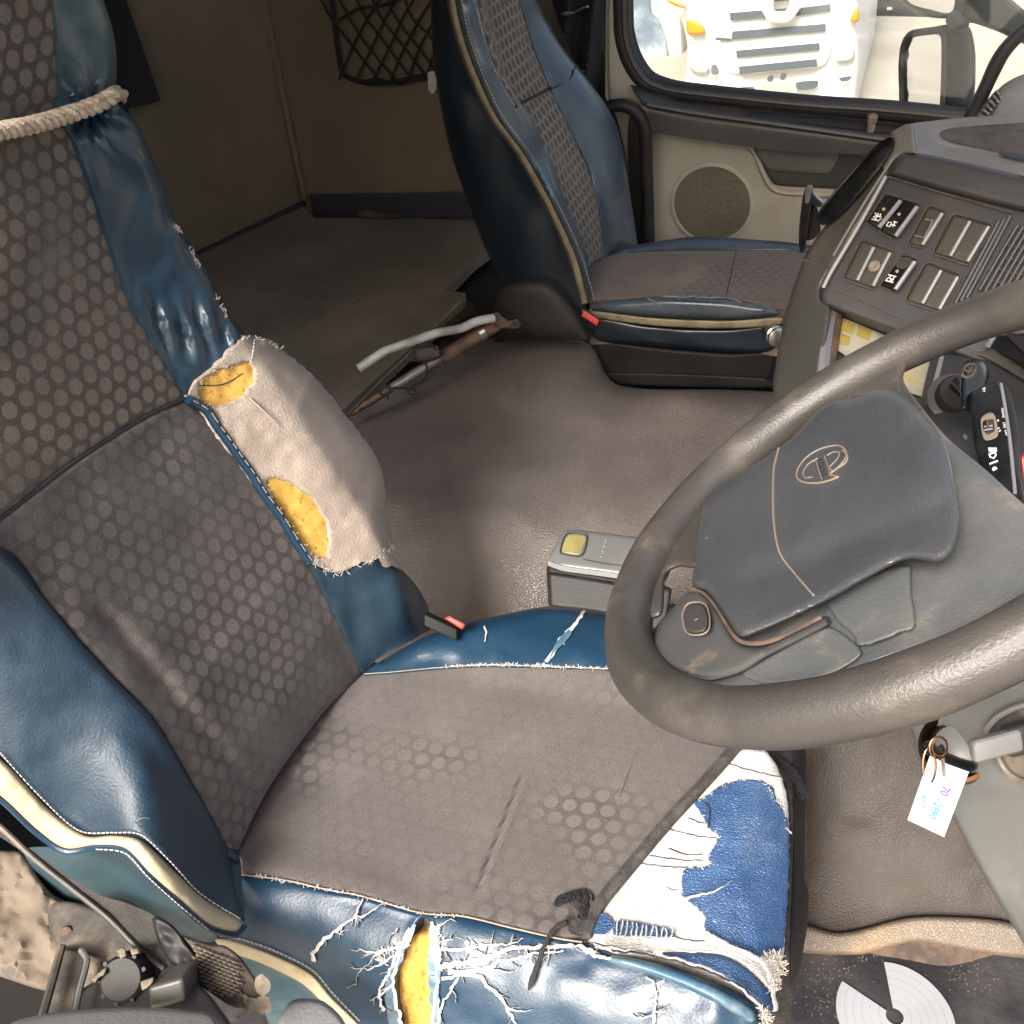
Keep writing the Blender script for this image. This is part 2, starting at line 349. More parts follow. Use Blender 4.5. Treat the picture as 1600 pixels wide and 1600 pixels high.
def catmull(pts, step, closed=True):
    P0 = [np.array(p[:2], float) for p in pts]; sharp = [len(p) > 2 for p in pts]; n = len(P0); out = []
    for i in range(n if closed else n-1):
        a, b = P0[i], P0[(i+1) % n]
        pa = P0[i-1] if (closed or i > 0) else a; pb = P0[(i+2) % n] if (closed or i+2 < n) else b
        la = np.linalg.norm(b-a); k = max(1, int(round(la/step)))
        ta = (b-pa)/2; tb = (pb-a)/2
        ta *= min(1, la/(np.linalg.norm(ta)+1e-9)); tb *= min(1, la/(np.linalg.norm(tb)+1e-9))
        if sharp[i]: ta = (b-a)
        if sharp[(i+1) % n]: tb = (b-a)
        for j in range(k):
            t = j/k
            h = (2*t**3-3*t**2+1)*a+(t**3-2*t**2+t)*ta+(-2*t**3+3*t**2)*b+(t**3-t**2)*tb
            out.append(h)
    if not closed: out.append(P0[-1])
    return np.array(out)
def pip(x, y, poly):
    px, py = poly[:, 0], poly[:, 1]; qx, qy = np.roll(px, -1), np.roll(py, -1)
    c = (py[None] > y[:, None]) != (qy[None] > y[:, None])
    with np.errstate(divide='ignore', invalid='ignore'):
        xi = (qx-px)[None]*(y[:, None]-py[None])/(qy-py)[None]+px[None]
    return ((c & (x[:, None] < xi)).sum(1) % 2) == 1
def pdist(x, y, poly, closed=True):
    A = poly; B = np.roll(poly, -1, 0)
    if not closed: A, B = poly[:-1], poly[1:]
    d = B-A; L2 = (d**2).sum(1)+1e-12; Q = np.c_[x, y]; out = np.full(len(Q), 1e9)
    for s in range(0, len(Q), 4000):
        q = Q[s:s+4000]; w = q[:, None]-A[None]; t = np.clip((w*d[None]).sum(2)/L2, 0, 1)
        out[s:s+4000] = np.linalg.norm(w-t[..., None]*d[None], axis=2).min(1)
    return out
def hnoise(x, y, s, seed=0):
    # cheap smooth value noise, -1..1
    x = np.asarray(x, float)/s+seed*17.3; y = np.asarray(y, float)/s+seed*9.1
    xi, yi = np.floor(x), np.floor(y); fx, fy = x-xi, y-yi; fx = fx*fx*(3-2*fx); fy = fy*fy*(3-2*fy)
    def h(a, b): v = np.sin(a*127.1+b*311.7+seed*74.7)*43758.5453; return (v-np.floor(v))*2-1
    return (h(xi, yi)*(1-fx)+h(xi+1, yi)*fx)*(1-fy)+(h(xi, yi+1)*(1-fx)+h(xi+1, yi+1)*fx)*fy
UVM = {'xy': lambda p: p[:, :2], 'yz': lambda p: np.c_[p[:, 1], p[:, 2]*1.04], 'xz': lambda p: p[:, [0, 2]]}
def patch(name, poly, dep, mt, par=None, sp=11, sm=True, rnd=None, thick=.01, bump=None, uv='xy', rag=0, rs=5, off=0, ext=None, edges=None, sharp=45, holes=(), hrnd=(6, .005)):
    """a solid sheet: an outline, its real distance field, rounded rim and thickness"""
    sp = sp if not rnd else min(sp, max(3.5, rnd[0]*.7))
    b = catmull(poly, sp*.8, True) if sm else None
    if not sm:
        b = []
        for i, p in enumerate(poly):
            p = np.array(p[:2], float); q = np.array(poly[(i+1) % len(poly)][:2], float); k = max(1, int(np.linalg.norm(q-p)/sp))
            b += [p+(q-p)*j/k for j in range(k)]
        b = np.array(b)
    if rag:
        t = np.roll(b, -1, 0)-np.roll(b, 1, 0); t /= np.linalg.norm(t, axis=1)[:, None]+1e-9; nrm = np.c_[t[:, 1], -t[:, 0]]
        b = b+nrm*(rag*(hnoise(b[:, 0], b[:, 1], rs, 3)+.6*hnoise(b[:, 0], b[:, 1], rs*.45, 5)))[:, None]
    x0, y0 = b.min(0); x1, y1 = b.max(0)
    gx, gy = np.meshgrid(np.arange(x0+sp/2, x1, sp), np.arange(y0+sp/2, y1, sp*.87)); gx[1::2] += sp/2
    gx, gy = gx.ravel(), gy.ravel(); ok = pip(gx, gy, b); gx, gy = gx[ok], gy[ok]
    lim = sp*.45
    if rnd:
        # rows of points following the rim so the rounded edge is even
        t = np.roll(b, -1, 0)-np.roll(b, 1, 0); t /= np.linalg.norm(t, axis=1)[:, None]+1e-9; nrm = np.c_[-t[:, 1], t[:, 0]]
        area = .5*np.sum(b[:, 0]*np.roll(b[:, 1], -1)-np.roll(b[:, 0], -1)*b[:, 1]); nrm *= 1 if area > 0 else -1
        rx, ry = [], []
        for fr in (.07, .22, .45, .72, 1.0):
            q = b+nrm*(rnd[0]*fr); okq = pip(q[:, 0], q[:, 1], b); q = q[okq]
            if len(q):
                q = q[pdist(q[:, 0], q[:, 1], b) > rnd[0]*fr*.97]; rx += list(q[:, 0]); ry += list(q[:, 1])
        lim = rnd[0]+sp*.5
    if len(gx): dd = pdist(gx, gy, b); gx, gy = gx[dd > lim], gy[dd > lim]
    if rnd: gx, gy = np.r_[gx, rx], np.r_[gy, ry]
    n = len(b); hb = [catmull(h, sp*.6, True) for h in holes]; hv = []; he = []
    for h in hb:
        if len(gx): k = (pdist(gx, gy, h) > hrnd[0]*1.1) & ~pip(gx, gy, h); gx, gy = np.asarray(gx)[k], np.asarray(gy)[k]
        s0 = n+len(hv); hv += list(h); he += [(s0+i, s0+(i+1) % len(h)) for i in range(len(h))]
        c = h.mean(0)
        for fr in (.3, .7, 1.0):
            q = h+(h-c)/np.linalg.norm(h-c, axis=1)[:, None]*hrnd[0]*fr; gx, gy = np.r_[gx, q[:, 0]], np.r_[gy, q[:, 1]]
    V2 = [Vector(v) for v in b]+[Vector(v) for v in hv]+[Vector((a, c)) for a, c in zip(gx, gy)]
    vs, _, fs, _, _, _ = delaunay_2d_cdt(V2, he, [list(range(n))], 1, 1e-6)
    x = np.array([v[0] for v in vs]); y = np.array([v[1] for v in vs])
    for h in hb:
        cen = np.array([[np.mean(x[list(f)]), np.mean(y[list(f)])] for f in fs]); ins = pip(cen[:, 0], cen[:, 1], h); fs = [f for f, i in zip(fs, ins) if not i]
    D = dep(x, y)+off
    for h in hb:
        t = np.clip(pdist(x, y, h)/hrnd[0], 0, 1); D = D+hrnd[1]*(1-np.sqrt(np.maximum(0, 1-(1-t)**2)))
    if rnd:
        w, R = rnd; e = b if edges is None else catmull(edges, sp, False)
        t = np.clip(pdist(x, y, e, edges is None)/w, 0, 1); D = D+R*(1-np.sqrt(np.maximum(0, 1-(1-t)**2)))
    if bump is not None:
        D = D+bump(x, y, pdist(x, y, b))
    F = P3(x, y, D); m = len(F)
    if ext is not None: Bk = F+np.array(ext)[None]
    else: Bk = P3(x, y, D+thick)
    faces = [tuple(f) for f in fs]; cnt = {}
    for f in faces:
        for i in range(len(f)):
            e = (f[i], f[(i+1) % len(f)]); cnt[e] = cnt.get(e, 0)+1
    bd = [e for e in cnt if (e[1], e[0]) not in cnt]
    allf = faces+[tuple(i+m for i in reversed(f)) for f in faces]+[(e[1], e[0], e[0]+m, e[1]+m) for e in bd]
    VV = np.r_[F, Bk]; UV = UVM[uv](VV) if isinstance(uv, str) else uv(VV)
    return obj(name, VV, allf, mt, par, sharp=sharp, uv=UV)
def P3(x, y, D): return CAM+rays(x, y)*np.asarray(D)[:, None]
def frames(pts, closed):
    n = len(pts); T = []
    for i in range(n):
        a = pts[i-1] if (closed or i > 0) else pts[i]; b = pts[(i+1) % n] if (closed or i < n-1) else pts[i]
        t = b-a; T.append(t/(np.linalg.norm(t)+1e-12))
    up = np.array([0, 0, 1.]) if abs(T[0][2]) < .9 else np.array([1., 0, 0])
    N = []
    for t in T:
        u = up-t*(up@t); u /= np.linalg.norm(u)+1e-12; N.append(u); up = u
    return T, N
def tube_vf(pts, r, k=8, closed=False, flatk=1.0):
    pts = [np.asarray(p, float) for p in pts]; T, N = frames(pts, closed); V = []; F = []; n = len(pts)
    rr = r if hasattr(r, '__len__') else [r]*n
    for i, p in enumerate(pts):
        B = np.cross(T[i], N[i])
        for j in range(k):
            a = 2*math.pi*j/k; V.append(p+rr[i]*(math.cos(a)*N[i]*flatk+math.sin(a)*B))
    for i in range(n if closed else n-1):
        for j in range(k):
            a, b = i*k+j, i*k+(j+1) % k; c, d = ((i+1) % n)*k+(j+1) % k, ((i+1) % n)*k+j; F.append((a, b, c, d))
    if not closed: F += [tuple(range(k)), tuple(reversed(range((n-1)*k, n*k)))]
    return V, F
def tube(name, pts, r, mt, par=None, k=8, closed=False, flatk=1.0):
    V, F = tube_vf(pts, r, k, closed, flatk); return obj(name, V, F, mt, par, sharp=50)
def smooth3(pts, m=6):
    pts = [np.asarray(p, float) for p in pts]; out = []
    for i in range(len(pts)-1):
        a, b = pts[i], pts[i+1]; pa = pts[i-1] if i else a; pb = pts[i+2] if i+2 < len(pts) else b
        for j in range(m):
            t = j/m; out.append(.5*((2*a)+(b-pa)*t+(2*pa-5*a+4*b-pb)*t*t+(3*a-pa-3*b+pb)*t**3))
    out.append(pts[-1]); return out
def pline(px, dep, off=0, step=6, smooth=True, closed=False):
    c = catmull(px, step, closed) if smooth else np.array([p[:2] for p in px], float)
    return list(P3(c[:, 0], c[:, 1], dep(c[:, 0], c[:, 1])+off))
def ptube(name, px, dep, r, mt, par=None, off=0, k=7, closed=False, step=6, smooth=True):
    return tube(name, pline(px, dep, off, step, smooth, closed), r, mt, par, k, closed)
def merge(name, parts, mt, par=None, sharp=50):
    V = []; F = []
    for v, f in parts:
        o = len(V); V += list(v); F += [tuple(i+o for i in q) for q in f]
    return obj(name, V, F, mt, par, sharp=sharp)
def box_vf(c, ax, ay, az, bev=0):
    """box with half axes, edges chamfered by bev"""
    c, ax, ay, az = [np.asarray(v, float) for v in (c, ax, ay, az)]
    if bev <= 0:
        V = [c+i*ax+j*ay+k*az for i in (-1, 1) for j in (-1, 1) for k in (-1, 1)]
        return V, [(0, 1, 3, 2), (4, 6, 7, 5), (0, 4, 5, 1), (2, 3, 7, 6), (0, 2, 6, 4), (1, 5, 7, 3)]
    bm = bmesh.new(); bmesh.ops.create_cube(bm, size=2)
    L = [np.linalg.norm(v) for v in (ax, ay, az)]
    for v in bm.verts: v.co = Vector((v.co.x*L[0], v.co.y*L[1], v.co.z*L[2]))
    bmesh.ops.bevel(bm, geom=bm.edges[:], offset=bev, segments=3, profile=.6, affect='EDGES')
    bm.verts.ensure_lookup_table(); bm.verts.index_update()
    V = [c+v.co.x*ax/L[0]+v.co.y*ay/L[1]+v.co.z*az/L[2] for v in bm.verts]; F = [tuple(v.index for v in f.verts) for f in bm.faces]; bm.free()
    return V, F
def box(name, c, ax, ay, az, mt, par=None, bev=0):
    V, F = box_vf(c, ax, ay, az, bev); return obj(name, V, F, mt, par, sharp=35)
def abox(name, lo, hi, mt, par=None, bev=0):
    lo, hi = np.array(lo, float), np.array(hi, float); c = (lo+hi)/2; h = (hi-lo)/2
    return box(name, c, (h[0], 0, 0), (0, h[1], 0), (0, 0, h[2]), mt, par, bev)
def lathe(name, c, n, prof, mt, par=None, k=28, e=None):
    """prof: list of (radius, height along n)"""
    c = np.asarray(c, float); n = np.asarray(n, float)/np.linalg.norm(n); a = np.cross(n, [0, 0, 1.] if abs(n[2]) < .9 else [1., 0, 0]); a /= np.linalg.norm(a); b = np.cross(n, a)
    V = []; F = []; m = len(prof)
    for r, h in prof:
        for j in range(k): t = 2*math.pi*j/k; V.append(c+n*h+r*(math.cos(t)*a+math.sin(t)*b))
    for i in range(m-1):
        for j in range(k): F.append((i*k+j, i*k+(j+1) % k, (i+1)*k+(j+1) % k, (i+1)*k+j))
    F += [tuple(reversed(range(k))), tuple(range((m-1)*k, m*k))]
    return obj(name, V, F, mt, par, sharp=40)
def text(name, s, o, xv, yv, dep, mt, par, off=-.001, th=.0008, kind=None):
    """lettering: text units mapped to the surface at pixel frame o + u*xv + v*yv"""
    cu = bpy.data.curves.new('t', 'FONT'); cu.body = s; cu.size = 1; cu.align_x = 'CENTER'; cu.align_y = 'CENTER'; cu.resolution_u = 3; cu.offset = .018
    ob = bpy.data.objects.new('t', cu); COL.objects.link(ob); dg = bpy.context.evaluated_depsgraph_get()
    me = bpy.data.meshes.new_from_object(ob.evaluated_get(dg)); bpy.data.objects.remove(ob); bpy.data.curves.remove(cu)
    v = np.array([p.co[:2] for p in me.vertices]); f = [tuple(p.vertices) for p in me.polygons]; bpy.data.meshes.remove(me)
    x = o[0]+v[:, 0]*xv[0]+v[:, 1]*yv[0]; y = o[1]+v[:, 0]*xv[1]+v[:, 1]*yv[1]; D = dep(x, y)+off
    n = len(v); cnt = set()
    for q in f:
        for i in range(len(q)): cnt.add((q[i], q[(i+1) % len(q)]))
    bd = [e for e in cnt if (e[1], e[0]) not in cnt]
    V = np.r_[P3(x, y, D), P3(x, y, D+th)]
    return obj(name, V, f+[tuple(i+n for i in reversed(q)) for q in f]+[(e[1], e[0], e[0]+n, e[1]+n) for e in bd], mt, par, sharp=None)
def ribbons(name, lines, dep, mt, par, off=-.0012, th=.0016, jag=1.6, kind='stuff', branch=0, seed=1):
    """raised torn strips: each line = (pixel points, width at start, width at end)"""
    parts = []; rg = random.Random(seed); lines = list(lines)
    for pts, w0, w1 in list(lines):
        if not branch: break
        c = catmull(pts, 4, False)
        for _ in range(int(len(c)*4*branch/40)+1):
            i = rg.randrange(1, len(c)-1) if len(c) > 2 else 0; t = c[min(i+1, len(c)-1)]-c[max(i-1, 0)]; a = math.atan2(t[1], t[0])+rg.choice((-1, 1))*rg.uniform(.35, 1.1)
            l = rg.uniform(7, 24); b = a+rg.uniform(-.6, .6); p0 = c[i]; p1 = p0+np.array([math.cos(a), math.sin(a)])*l*.5; p2 = p1+np.array([math.cos(b), math.sin(b)])*l*.5
            lines.append(([tuple(p0), tuple(p1), tuple(p2)], rg.uniform(1.2, 2.2), .5))
    for pts, w0, w1 in lines:
        c = catmull(pts, 4, False); n = len(c); t = np.gradient(c, axis=0); t /= np.linalg.norm(t, axis=1)[:, None]+1e-9; nr = np.c_[t[:, 1], -t[:, 0]]
        c = c+nr*(jag*hnoise(c[:, 0], c[:, 1], 6, 4))[:, None]
        w = np.linspace(w0, w1, n)*(1+.45*hnoise(c[:, 0], c[:, 1], 7, 8)); w2 = np.linspace(w0, w1, n)*(1+.45*hnoise(c[:, 0], c[:, 1], 7, 11))
        A = c+nr*(w/2)[:, None]; B = c-nr*(w2/2)[:, None]
        V = []
        for q, o in ((A, 0), (c, -.0008), (B, 0)):
            V += list(P3(q[:, 0], q[:, 1], dep(q[:, 0], q[:, 1])+off+o))
        for q in (A, B): V += list(P3(q[:, 0], q[:, 1], dep(q[:, 0], q[:, 1])+off+th))
        F = []
        for i in range(n-1):
            F += [(i, i+1, n+i+1, n+i), (n+i, n+i+1, 2*n+i+1, 2*n+i), (3*n+i, 3*n+i+1, i+1, i), (2*n+i, 2*n+i+1, 4*n+i+1, 4*n+i)]
        parts.append((V, F))
    o = merge(name, parts, mt, par, sharp=60)
    if kind: o['kind'] = kind
    return o
def fray(name, line, dep, mt, par, n=40, ln=8, r=.0004, off=-.001, spread=.9, bias=(0, 0), seed=0, lift=.006):
    """short loose threads along an edge"""
    rg = random.Random(seed); c = catmull(line, 2, False); parts = []
    for _ in range(n):
        i = rg.randrange(len(c)); a = rg.uniform(-math.pi, math.pi); l = ln*rg.uniform(.4, 1.2)
        p0 = c[i]; dx, dy = math.cos(a)*l*spread+bias[0], math.sin(a)*l*spread+bias[1]; k = rg.uniform(-.4, .4)
        px = [p0, p0+np.array([dx*.5-dy*k*.5, dy*.5+dx*k*.5]), p0+np.array([dx, dy])]
        pts = [at(dep, q[0], q[1], off-lift*rg.random()*j/2) for j, q in enumerate(px)]
        parts.append(tube_vf(smooth3(pts, 3), r, 4))
    o = merge(name, parts, mt, par); o['kind'] = 'stuff'; return o
def stitches(name, line, dep, mt, par, step=7, r=.0007, off=-.001):
    c = catmull(line, step, False); parts = []
    for i in range(len(c)-1):
        a, b = c[i]+(c[i+1]-c[i])*.15, c[i]+(c[i+1]-c[i])*.8; m = (a+b)/2
        parts.append(tube_vf([at(dep, *a, off+.0008), at(dep, *m, off), at(dep, *b, off+.0008)], r, 5))
    o = merge(name, parts, mt, par); o['kind'] = 'stuff'; return o

# ================================================================== the cab shell
FLOOR_Z, DECK_Z = .04, .30
g = abox('ground', (-70, -40, -2.3), (70, 110, -2.1), 'concrete'); struct(g, 'pale concrete yard outside the cab', 'ground')
o = abox('floor', (-2.3, .20, FLOOR_Z-.05), (1.0, 2.45, FLOOR_Z), 'floor'); struct(o, 'dusty black cab floor', 'floor')
WA, WB = np.array([-1.557, 2.53]), np.array([-1.674, 2.153]); wd = (WB-WA)/np.linalg.norm(WB-WA); wnrm = np.array([-wd[1], wd[0]]); wnrm *= np.sign(wnrm[0])
WN3 = np.array([wnrm[0], wnrm[1], 0]); WE = WA+wd*2.3
def upright(name, a, b, z0, z1, nrm, th, mt):
    a3, b3 = np.array([a[0], a[1], 0]), np.array([b[0], b[1], 0]); V = []
    for p in (a3, b3, b3-nrm*th, a3-nrm*th): V += [p+[0, 0, z0], p+[0, 0, z1]]
    return obj(name, V, [(0, 2, 3, 1), (2, 4, 5, 3), (4, 6, 7, 5), (6, 0, 1, 7), (1, 3, 5, 7), (0, 6, 4, 2)], mt, None, sharp=30)
rear_wall = struct(upright('rear_wall', WA, WE, 0, 1.95, WN3, .05, 'wall'), 'dark brown rear wall of the sleeper', 'wall')
side_wall = struct(abox('side_wall', (-1.66, 2.53, 0), (-.66, 2.58, 1.95), 'wall'), 'brown side wall of the sleeper behind the net', 'wall')
struct(abox('near_side_wall', (-2.35, .12, .0), (-.98, .17, 1.95), 'wall'), 'sleeper side wall behind the driver', 'wall')
struct(abox('roof', (-2.35, .03, 1.95), (.15, 2.6, 2.0), 'wall'), 'unseen cab roof lining, shaped to control the light', 'roof')  # out of view, built to darken the sleeper; front edge cut back for light
struct(abox('pillar_trim', (.42, .06, .9), (.50, .14, 1.95), 'doorcream'), 'front pillar of the driver door opening', 'pillar')
WALLR = nplane((WA[0], WA[1], 1), WN3); WALLS = wplane(1, 2.528)
# corner seam moulding and base trims
cm = ptube('corner_moulding', [(404, -40), (438, 130), (476, 312)], shift(WALLS, -.012), .009, 'wall', rear_wall); 
patch('base_trim', [(482, 304, 1), (742, 300, 1), (752, 341, 1), (490, 338, 1)], wplane(1, 2.50), 'walltrim', side_wall, thick=.025, sm=False, rnd=(4, .004))
ptube('floor_moulding', [(306, 399), (390, 358), (476, 316)], shift(WALLR, -.01), .008, 'walltrim', rear_wall)
# engine tunnel
def tun_h(x, y):
    y0 = np.interp(x, [-.45, -.2, .1, .5], [1.0, .96, .83, .80]); w = np.interp(x, [-.5, .1], [.30, .34])
    h = FLOOR_Z+(DECK_Z-FLOOR_Z)*sstep(0, 1, (y-y0)/w)
    h = h+.012*np.exp(-((x+.55-(y-1.35)*.6)/.10)**2)*sstep(1.05, 1.25, y)     # long swelling
    h = h+.02*sstep(1.55, 1.75, y)
    h = h-.03*np.exp(-((x+.33+.5*(y-1.15))/.07)**2)*np.exp(-((y-1.18)/.14)**2)      # hollow next to the selector
    return h
TUN = solver(lambda x, y, z: z-tun_h(x, y))
def tb(x, y, d): return .004*hnoise(x, y, 70, 2)+.002*hnoise(x, y, 30, 6)
tunnel = patch('engine_tunnel', [(480, 700), (545, 652), (580, 632), (640, 592), (690, 550), (725, 533), (800, 529), (880, 526), (912, 534), (932, 552), (944, 580), (966, 602), (1010, 608), (1215, 613), (1420, 650), (1640, 700), (1660, 1100), (1660, 1470), (1575, 1440), (1500, 1432), (1419, 1433), (1312, 1456), (1240, 1446), (1100, 1340), (880, 1170), (640, 1060), (520, 990), (430, 830)],
    TUN, 'tunnel', None, sp=13, rnd=(26, .05), bump=tb, thick=.05, edges=[(640, 585), (690, 550), (725, 533), (800, 529), (880, 526), (912, 534), (932, 552), (944, 580), (966, 602), (1010, 608), (1215, 613), (1420, 650), (1640, 700)])
patch('tunnel_side_shade', [(1200, 1110), (1320, 1090), (1480, 1060), (1660, 1020, 1), (1660, 1468, 1), (1575, 1438), (1500, 1430), (1419, 1431), (1312, 1454), (1242, 1444), (1200, 1400)], TUN, 'tunnelshade', tunnel, off=-.012, sp=12, thick=.006, bump=tb)  # overlay painting the wheel's shade onto the tunnel side
struct(tunnel, 'brown grained rubber mat over the engine tunnel between the seats', 'tunnel mat')
SK = solver(lambda x, y, z: z-(FLOOR_Z+.7*(y-np.interp(x, [0, .3], [.80, .79]))))
patch('mat_skirt', [(1235, 1440), (1312, 1457), (1419, 1434), (1500, 1433), (1575, 1441), (1660, 1470), (1660, 1500), (1537, 1490), (1437, 1472), (1390, 1480), (1340, 1492), (1235, 1484)], SK, 'skirt', tunnel, off=-.012, thick=.02, rnd=(10, .012), sp=9)
patch('mat_hem', [(1355, 1486), (1437, 1466), (1537, 1484), (1600, 1476), (1545, 1494), (1481, 1509), (1420, 1500)], SK, 'rust', tunnel, off=-.004, thick=.01, sp=8)
# sleeper deck
DECK = wplane(2, DECK_Z)
deck = patch('sleeper_floor', [(150, 470, 1), (308, 399, 1), (474, 320, 1), (490, 340, 1), (745, 343, 1), (780, 378, 1), (742, 405, 1), (695, 453, 1), (728, 458, 1), (726, 472), (700, 494), (640, 545), (560, 618), (520, 655), (440, 720), (200, 760, 1)], shift(DECK, -.0), 'board', None, sm=True, thick=.03, ext=(0, 0, -.03), rnd=(3, .003), sp=16)
struct(deck, 'dusty dark sleeper floor board with screws', 'floor board')
for sx, sy in ((418, 463), (505, 450), (638, 455), (651, 424), (704, 377), (560, 470), (395, 498)):
    lathe('screw', at(DECK, sx, sy, 0), (0, 0, 1), [(.0045, 0), (.0045, .0015), (.003, .003), (.0015, .0025)], 'metal', deck, k=10)
struct(abox('under_deck', (-2.2, 1.45, .0), (-.62, 2.5, .24), 'floor'), 'dark well under the sleeper floor', 'floor')
patch('torn_edge', [(705, 470), (728, 466), (742, 476), (740, 490), (720, 500), (690, 512), (670, 522), (690, 496)], wplane(2, .285), 'doordark', deck, thick=.006, rag=2, sp=6)
patch('litter', [(560, 333), (575, 326), (590, 331), (612, 333), (628, 336), (600, 341), (566, 340)], wplane(1, 2.46), 'webtan', deck, thick=.006, rag=2, sp=5)
# dark cloth hanging on the rear wall
dc = patch('hanging_cloth', [(120, -40, 1), (184, -40, 1), (251, 157, 1), (232, 163), (190, 172, 1), (120, 172, 1)], shift(WALLR, -.05), 'curtain', None, thick=.006, bump=lambda x, y, d: .006*np.sin(x/14), sp=12)
tag(dc, 'black cloth hanging behind the driver headrest', 'cloth')
# cargo net on the side wall
NET = wplane(1, 2.50)
net = root('cargo_net', 'black cargo net hanging on the brown sleeper wall', 'net', at(NET, 600, 125))
ptube('net_border', [(514, -40), (522, 30), (533, 108), (546, 122), (580, 130), (615, 128), (650, 121), (682, 117), (694, 122)], NET, .006, 'cord', net)
ptube('lower_cord', [(538, 116), (560, 128), (592, 124), (622, 131), (650, 125), (688, 122)], shift(NET, -.006), .004, 'cord', net)
ptube('upper_cord', [(530, 32), (552, 18), (566, 12), (600, 8), (630, -4)], shift(NET, -.004), .004, 'cord', net)
for k in range(6):
    x0 = 528+k*26
    ptube('net_cord', [(x0-50+k*3, -50), (x0-14+3*math.sin(k), 22), (x0+20, 68+4*math.sin(k*2)), (min(x0+62, 690), 122)], shift(NET, -.003), .0035, 'cord', net, k=5)
for k in range(6):
    x0 = 560+k*27
    ptube('net_cord', [(x0+62, -46), (x0+18, 24+3*math.sin(k*3)), (x0-8+4*math.sin(k), 72), (x0-30, 124)], shift(NET, .003), .0035, 'cord', net, k=5)
wt = patch('white_tag', [(668, 113, 1), (678, 111, 1), (682, 124, 1), (681, 140), (675, 147), (669, 140, 1)], shift(NET, -.02), 'paper', None, thick=.003, sp=6); tag(wt, 'small white tag hanging beside the net', 'tag')

# ================================================================== driver seat
def xc(z): return np.interp(z, [.2, .30, .40, .50, .59, .70, .80, .95, 1.10, 1.22, 1.5], [-.51, -.53, -.545, -.564, -.592, -.645, -.685, -.722, -.742, -.722, -.67])
def back_x(y, z):
    A = np.interp(z, [.4, .75, .95], [.05, .05, .012])
    far = A*sstep(.80, .90, y)-.25*np.maximum(0, y-.90)
    near = .02*sstep(.52, .44, y)
    hollow = -.012*np.exp(-((y-.66)/.10)**2)*np.interp(z, [.45, .6, .8], [0, 1, 0])
    return xc(z)+far+near+hollow
BACK = solver(lambda x, y, z: x-back_x(y, z))
def cush_z(x, y):
    z = .40+.035*(x+.55)/.5
    z = z+.026*sstep(.82, .90, y)-.6*np.maximum(0, y-.955)
    t = np.maximum(0, .525-y); z = z+.006*sstep(.56, .50, y)-7.5*t**1.9
    z = z-np.where(x > -.02, 3.2*(np.maximum(0, x+.02))**1.6, 0)
    z = z-.010*np.exp(-((x+.3)/.16)**2-((y-.66)/.1)**2)
    return z
CUSH = solver(lambda x, y, z: z-cush_z(x, y))
seat = root('driver_seat', 'torn blue and grey dotted driver seat nearest the camera', 'seat', (-.3, .67, FLOOR_Z))
def cloth_b(amp, s, seed=1):
    return lambda x, y, d: amp*hnoise(x, y, s, seed)*np.clip(d/20, 0, 1)
# backrest fabric
f_far_low = [(292, 625), (337, 672), (394, 747), (440, 810), (487, 886), (532, 972), (562, 1036), (567, 1053)]
f_near = [(364, 1342), (337, 1290), (292, 1211), (240, 1125), (176, 1057), (124, 1000), (75, 942), (0, 860)]
def low_b(x, y, d):
    w = .004*hnoise(x, y, 60, 3)*np.clip(d/25, 0, 1)
    # crease folds near the near-side edge
    u = (x-120)*.74-(y-1020)*-.67
    e = np.abs((x-60)*.77-(y-930)*.64); fold = np.exp(-((e-62)/14)**2)*.005*sstep(900, 960, y)*sstep(1260, 1160, y)
    return w+fold-.002*np.exp(-((e-86)/14)**2)*sstep(900, 960, y)*sstep(1280, 1180, y)
back_low = patch('lower_back_fabric', [(-130, 905, 1), (0, 811), (112, 725), (225, 653), (292, 624, 1)]+f_far_low[1:-1]+[(567, 1053, 1), (511, 1106), (451, 1185), (412, 1245), (364, 1343, 1)]+f_near[1:]+[(-130, 740, 1)][:0]+[(-130, 940, 1)],
    BACK, 'fab_low', seat, sp=9, rnd=(10, .008), thick=.08, bump=low_b, uv='yz', ext=(-.07, 0, .01))
up_b = lambda x, y, d: .003*hnoise(x, y, 70, 5)+.008*np.exp(-np.clip(((y-(205-.33*x))/26)**2, 0, 50))
back_up = patch('upper_back_fabric', [(-130, -60, 1), (80, -60, 1), (84, 0), (90, 60), (94, 130), (103, 190), (118, 222), (150, 312), (172, 376), (200, 458), (224, 504), (292, 620, 1), (225, 650), (112, 722), (0, 808), (-130, 900, 1)],
    BACK, 'fab_up', seat, sp=9, rnd=(9, .008), thick=.08, bump=up_b, uv='yz', ext=(-.07, 0, .01))
ptube('back_seam', [(-40, 838), (0, 810), (112, 724), (225, 652), (290, 622)], BACK, .0022, 'blackthread', seat, off=.003)
# far side vinyl strip of the upper back
def strip_b(x, y, d):
    # gathers pulled in by the rope
    r = np.hypot(x-140, y-170); th = np.arctan2(y-170, x-140)
    w = .007*np.sin(th*9+r/30)*np.exp(-r/110)
    w = w+.004*hnoise(x*1.2+y*.4, y*.4-x*.1, 34, 9)
    pull = np.exp(-((y-515)/45.)**2); w = w+.005*np.sin((x-y*.28)/5.2)*pull*np.clip(d/12, 0, 1)
    return w*np.clip(d/8, .15, 1)
FS = shift(BACK, -.004)
patch('headrest_side', [(76, -60, 1), (150, -60, 1), (162, 0), (175, 42), (182, 85), (182, 135), (186, 155), (104, 192), (97, 150), (91, 60), (84, 0)], FS, 'vinyl_top', seat, sp=7, rnd=(26, .03), bump=strip_b, ext=(-.09, .0, .01), edges=[(150, -60), (162, 0), (175, 42), (182, 85), (182, 135), (186, 155)])
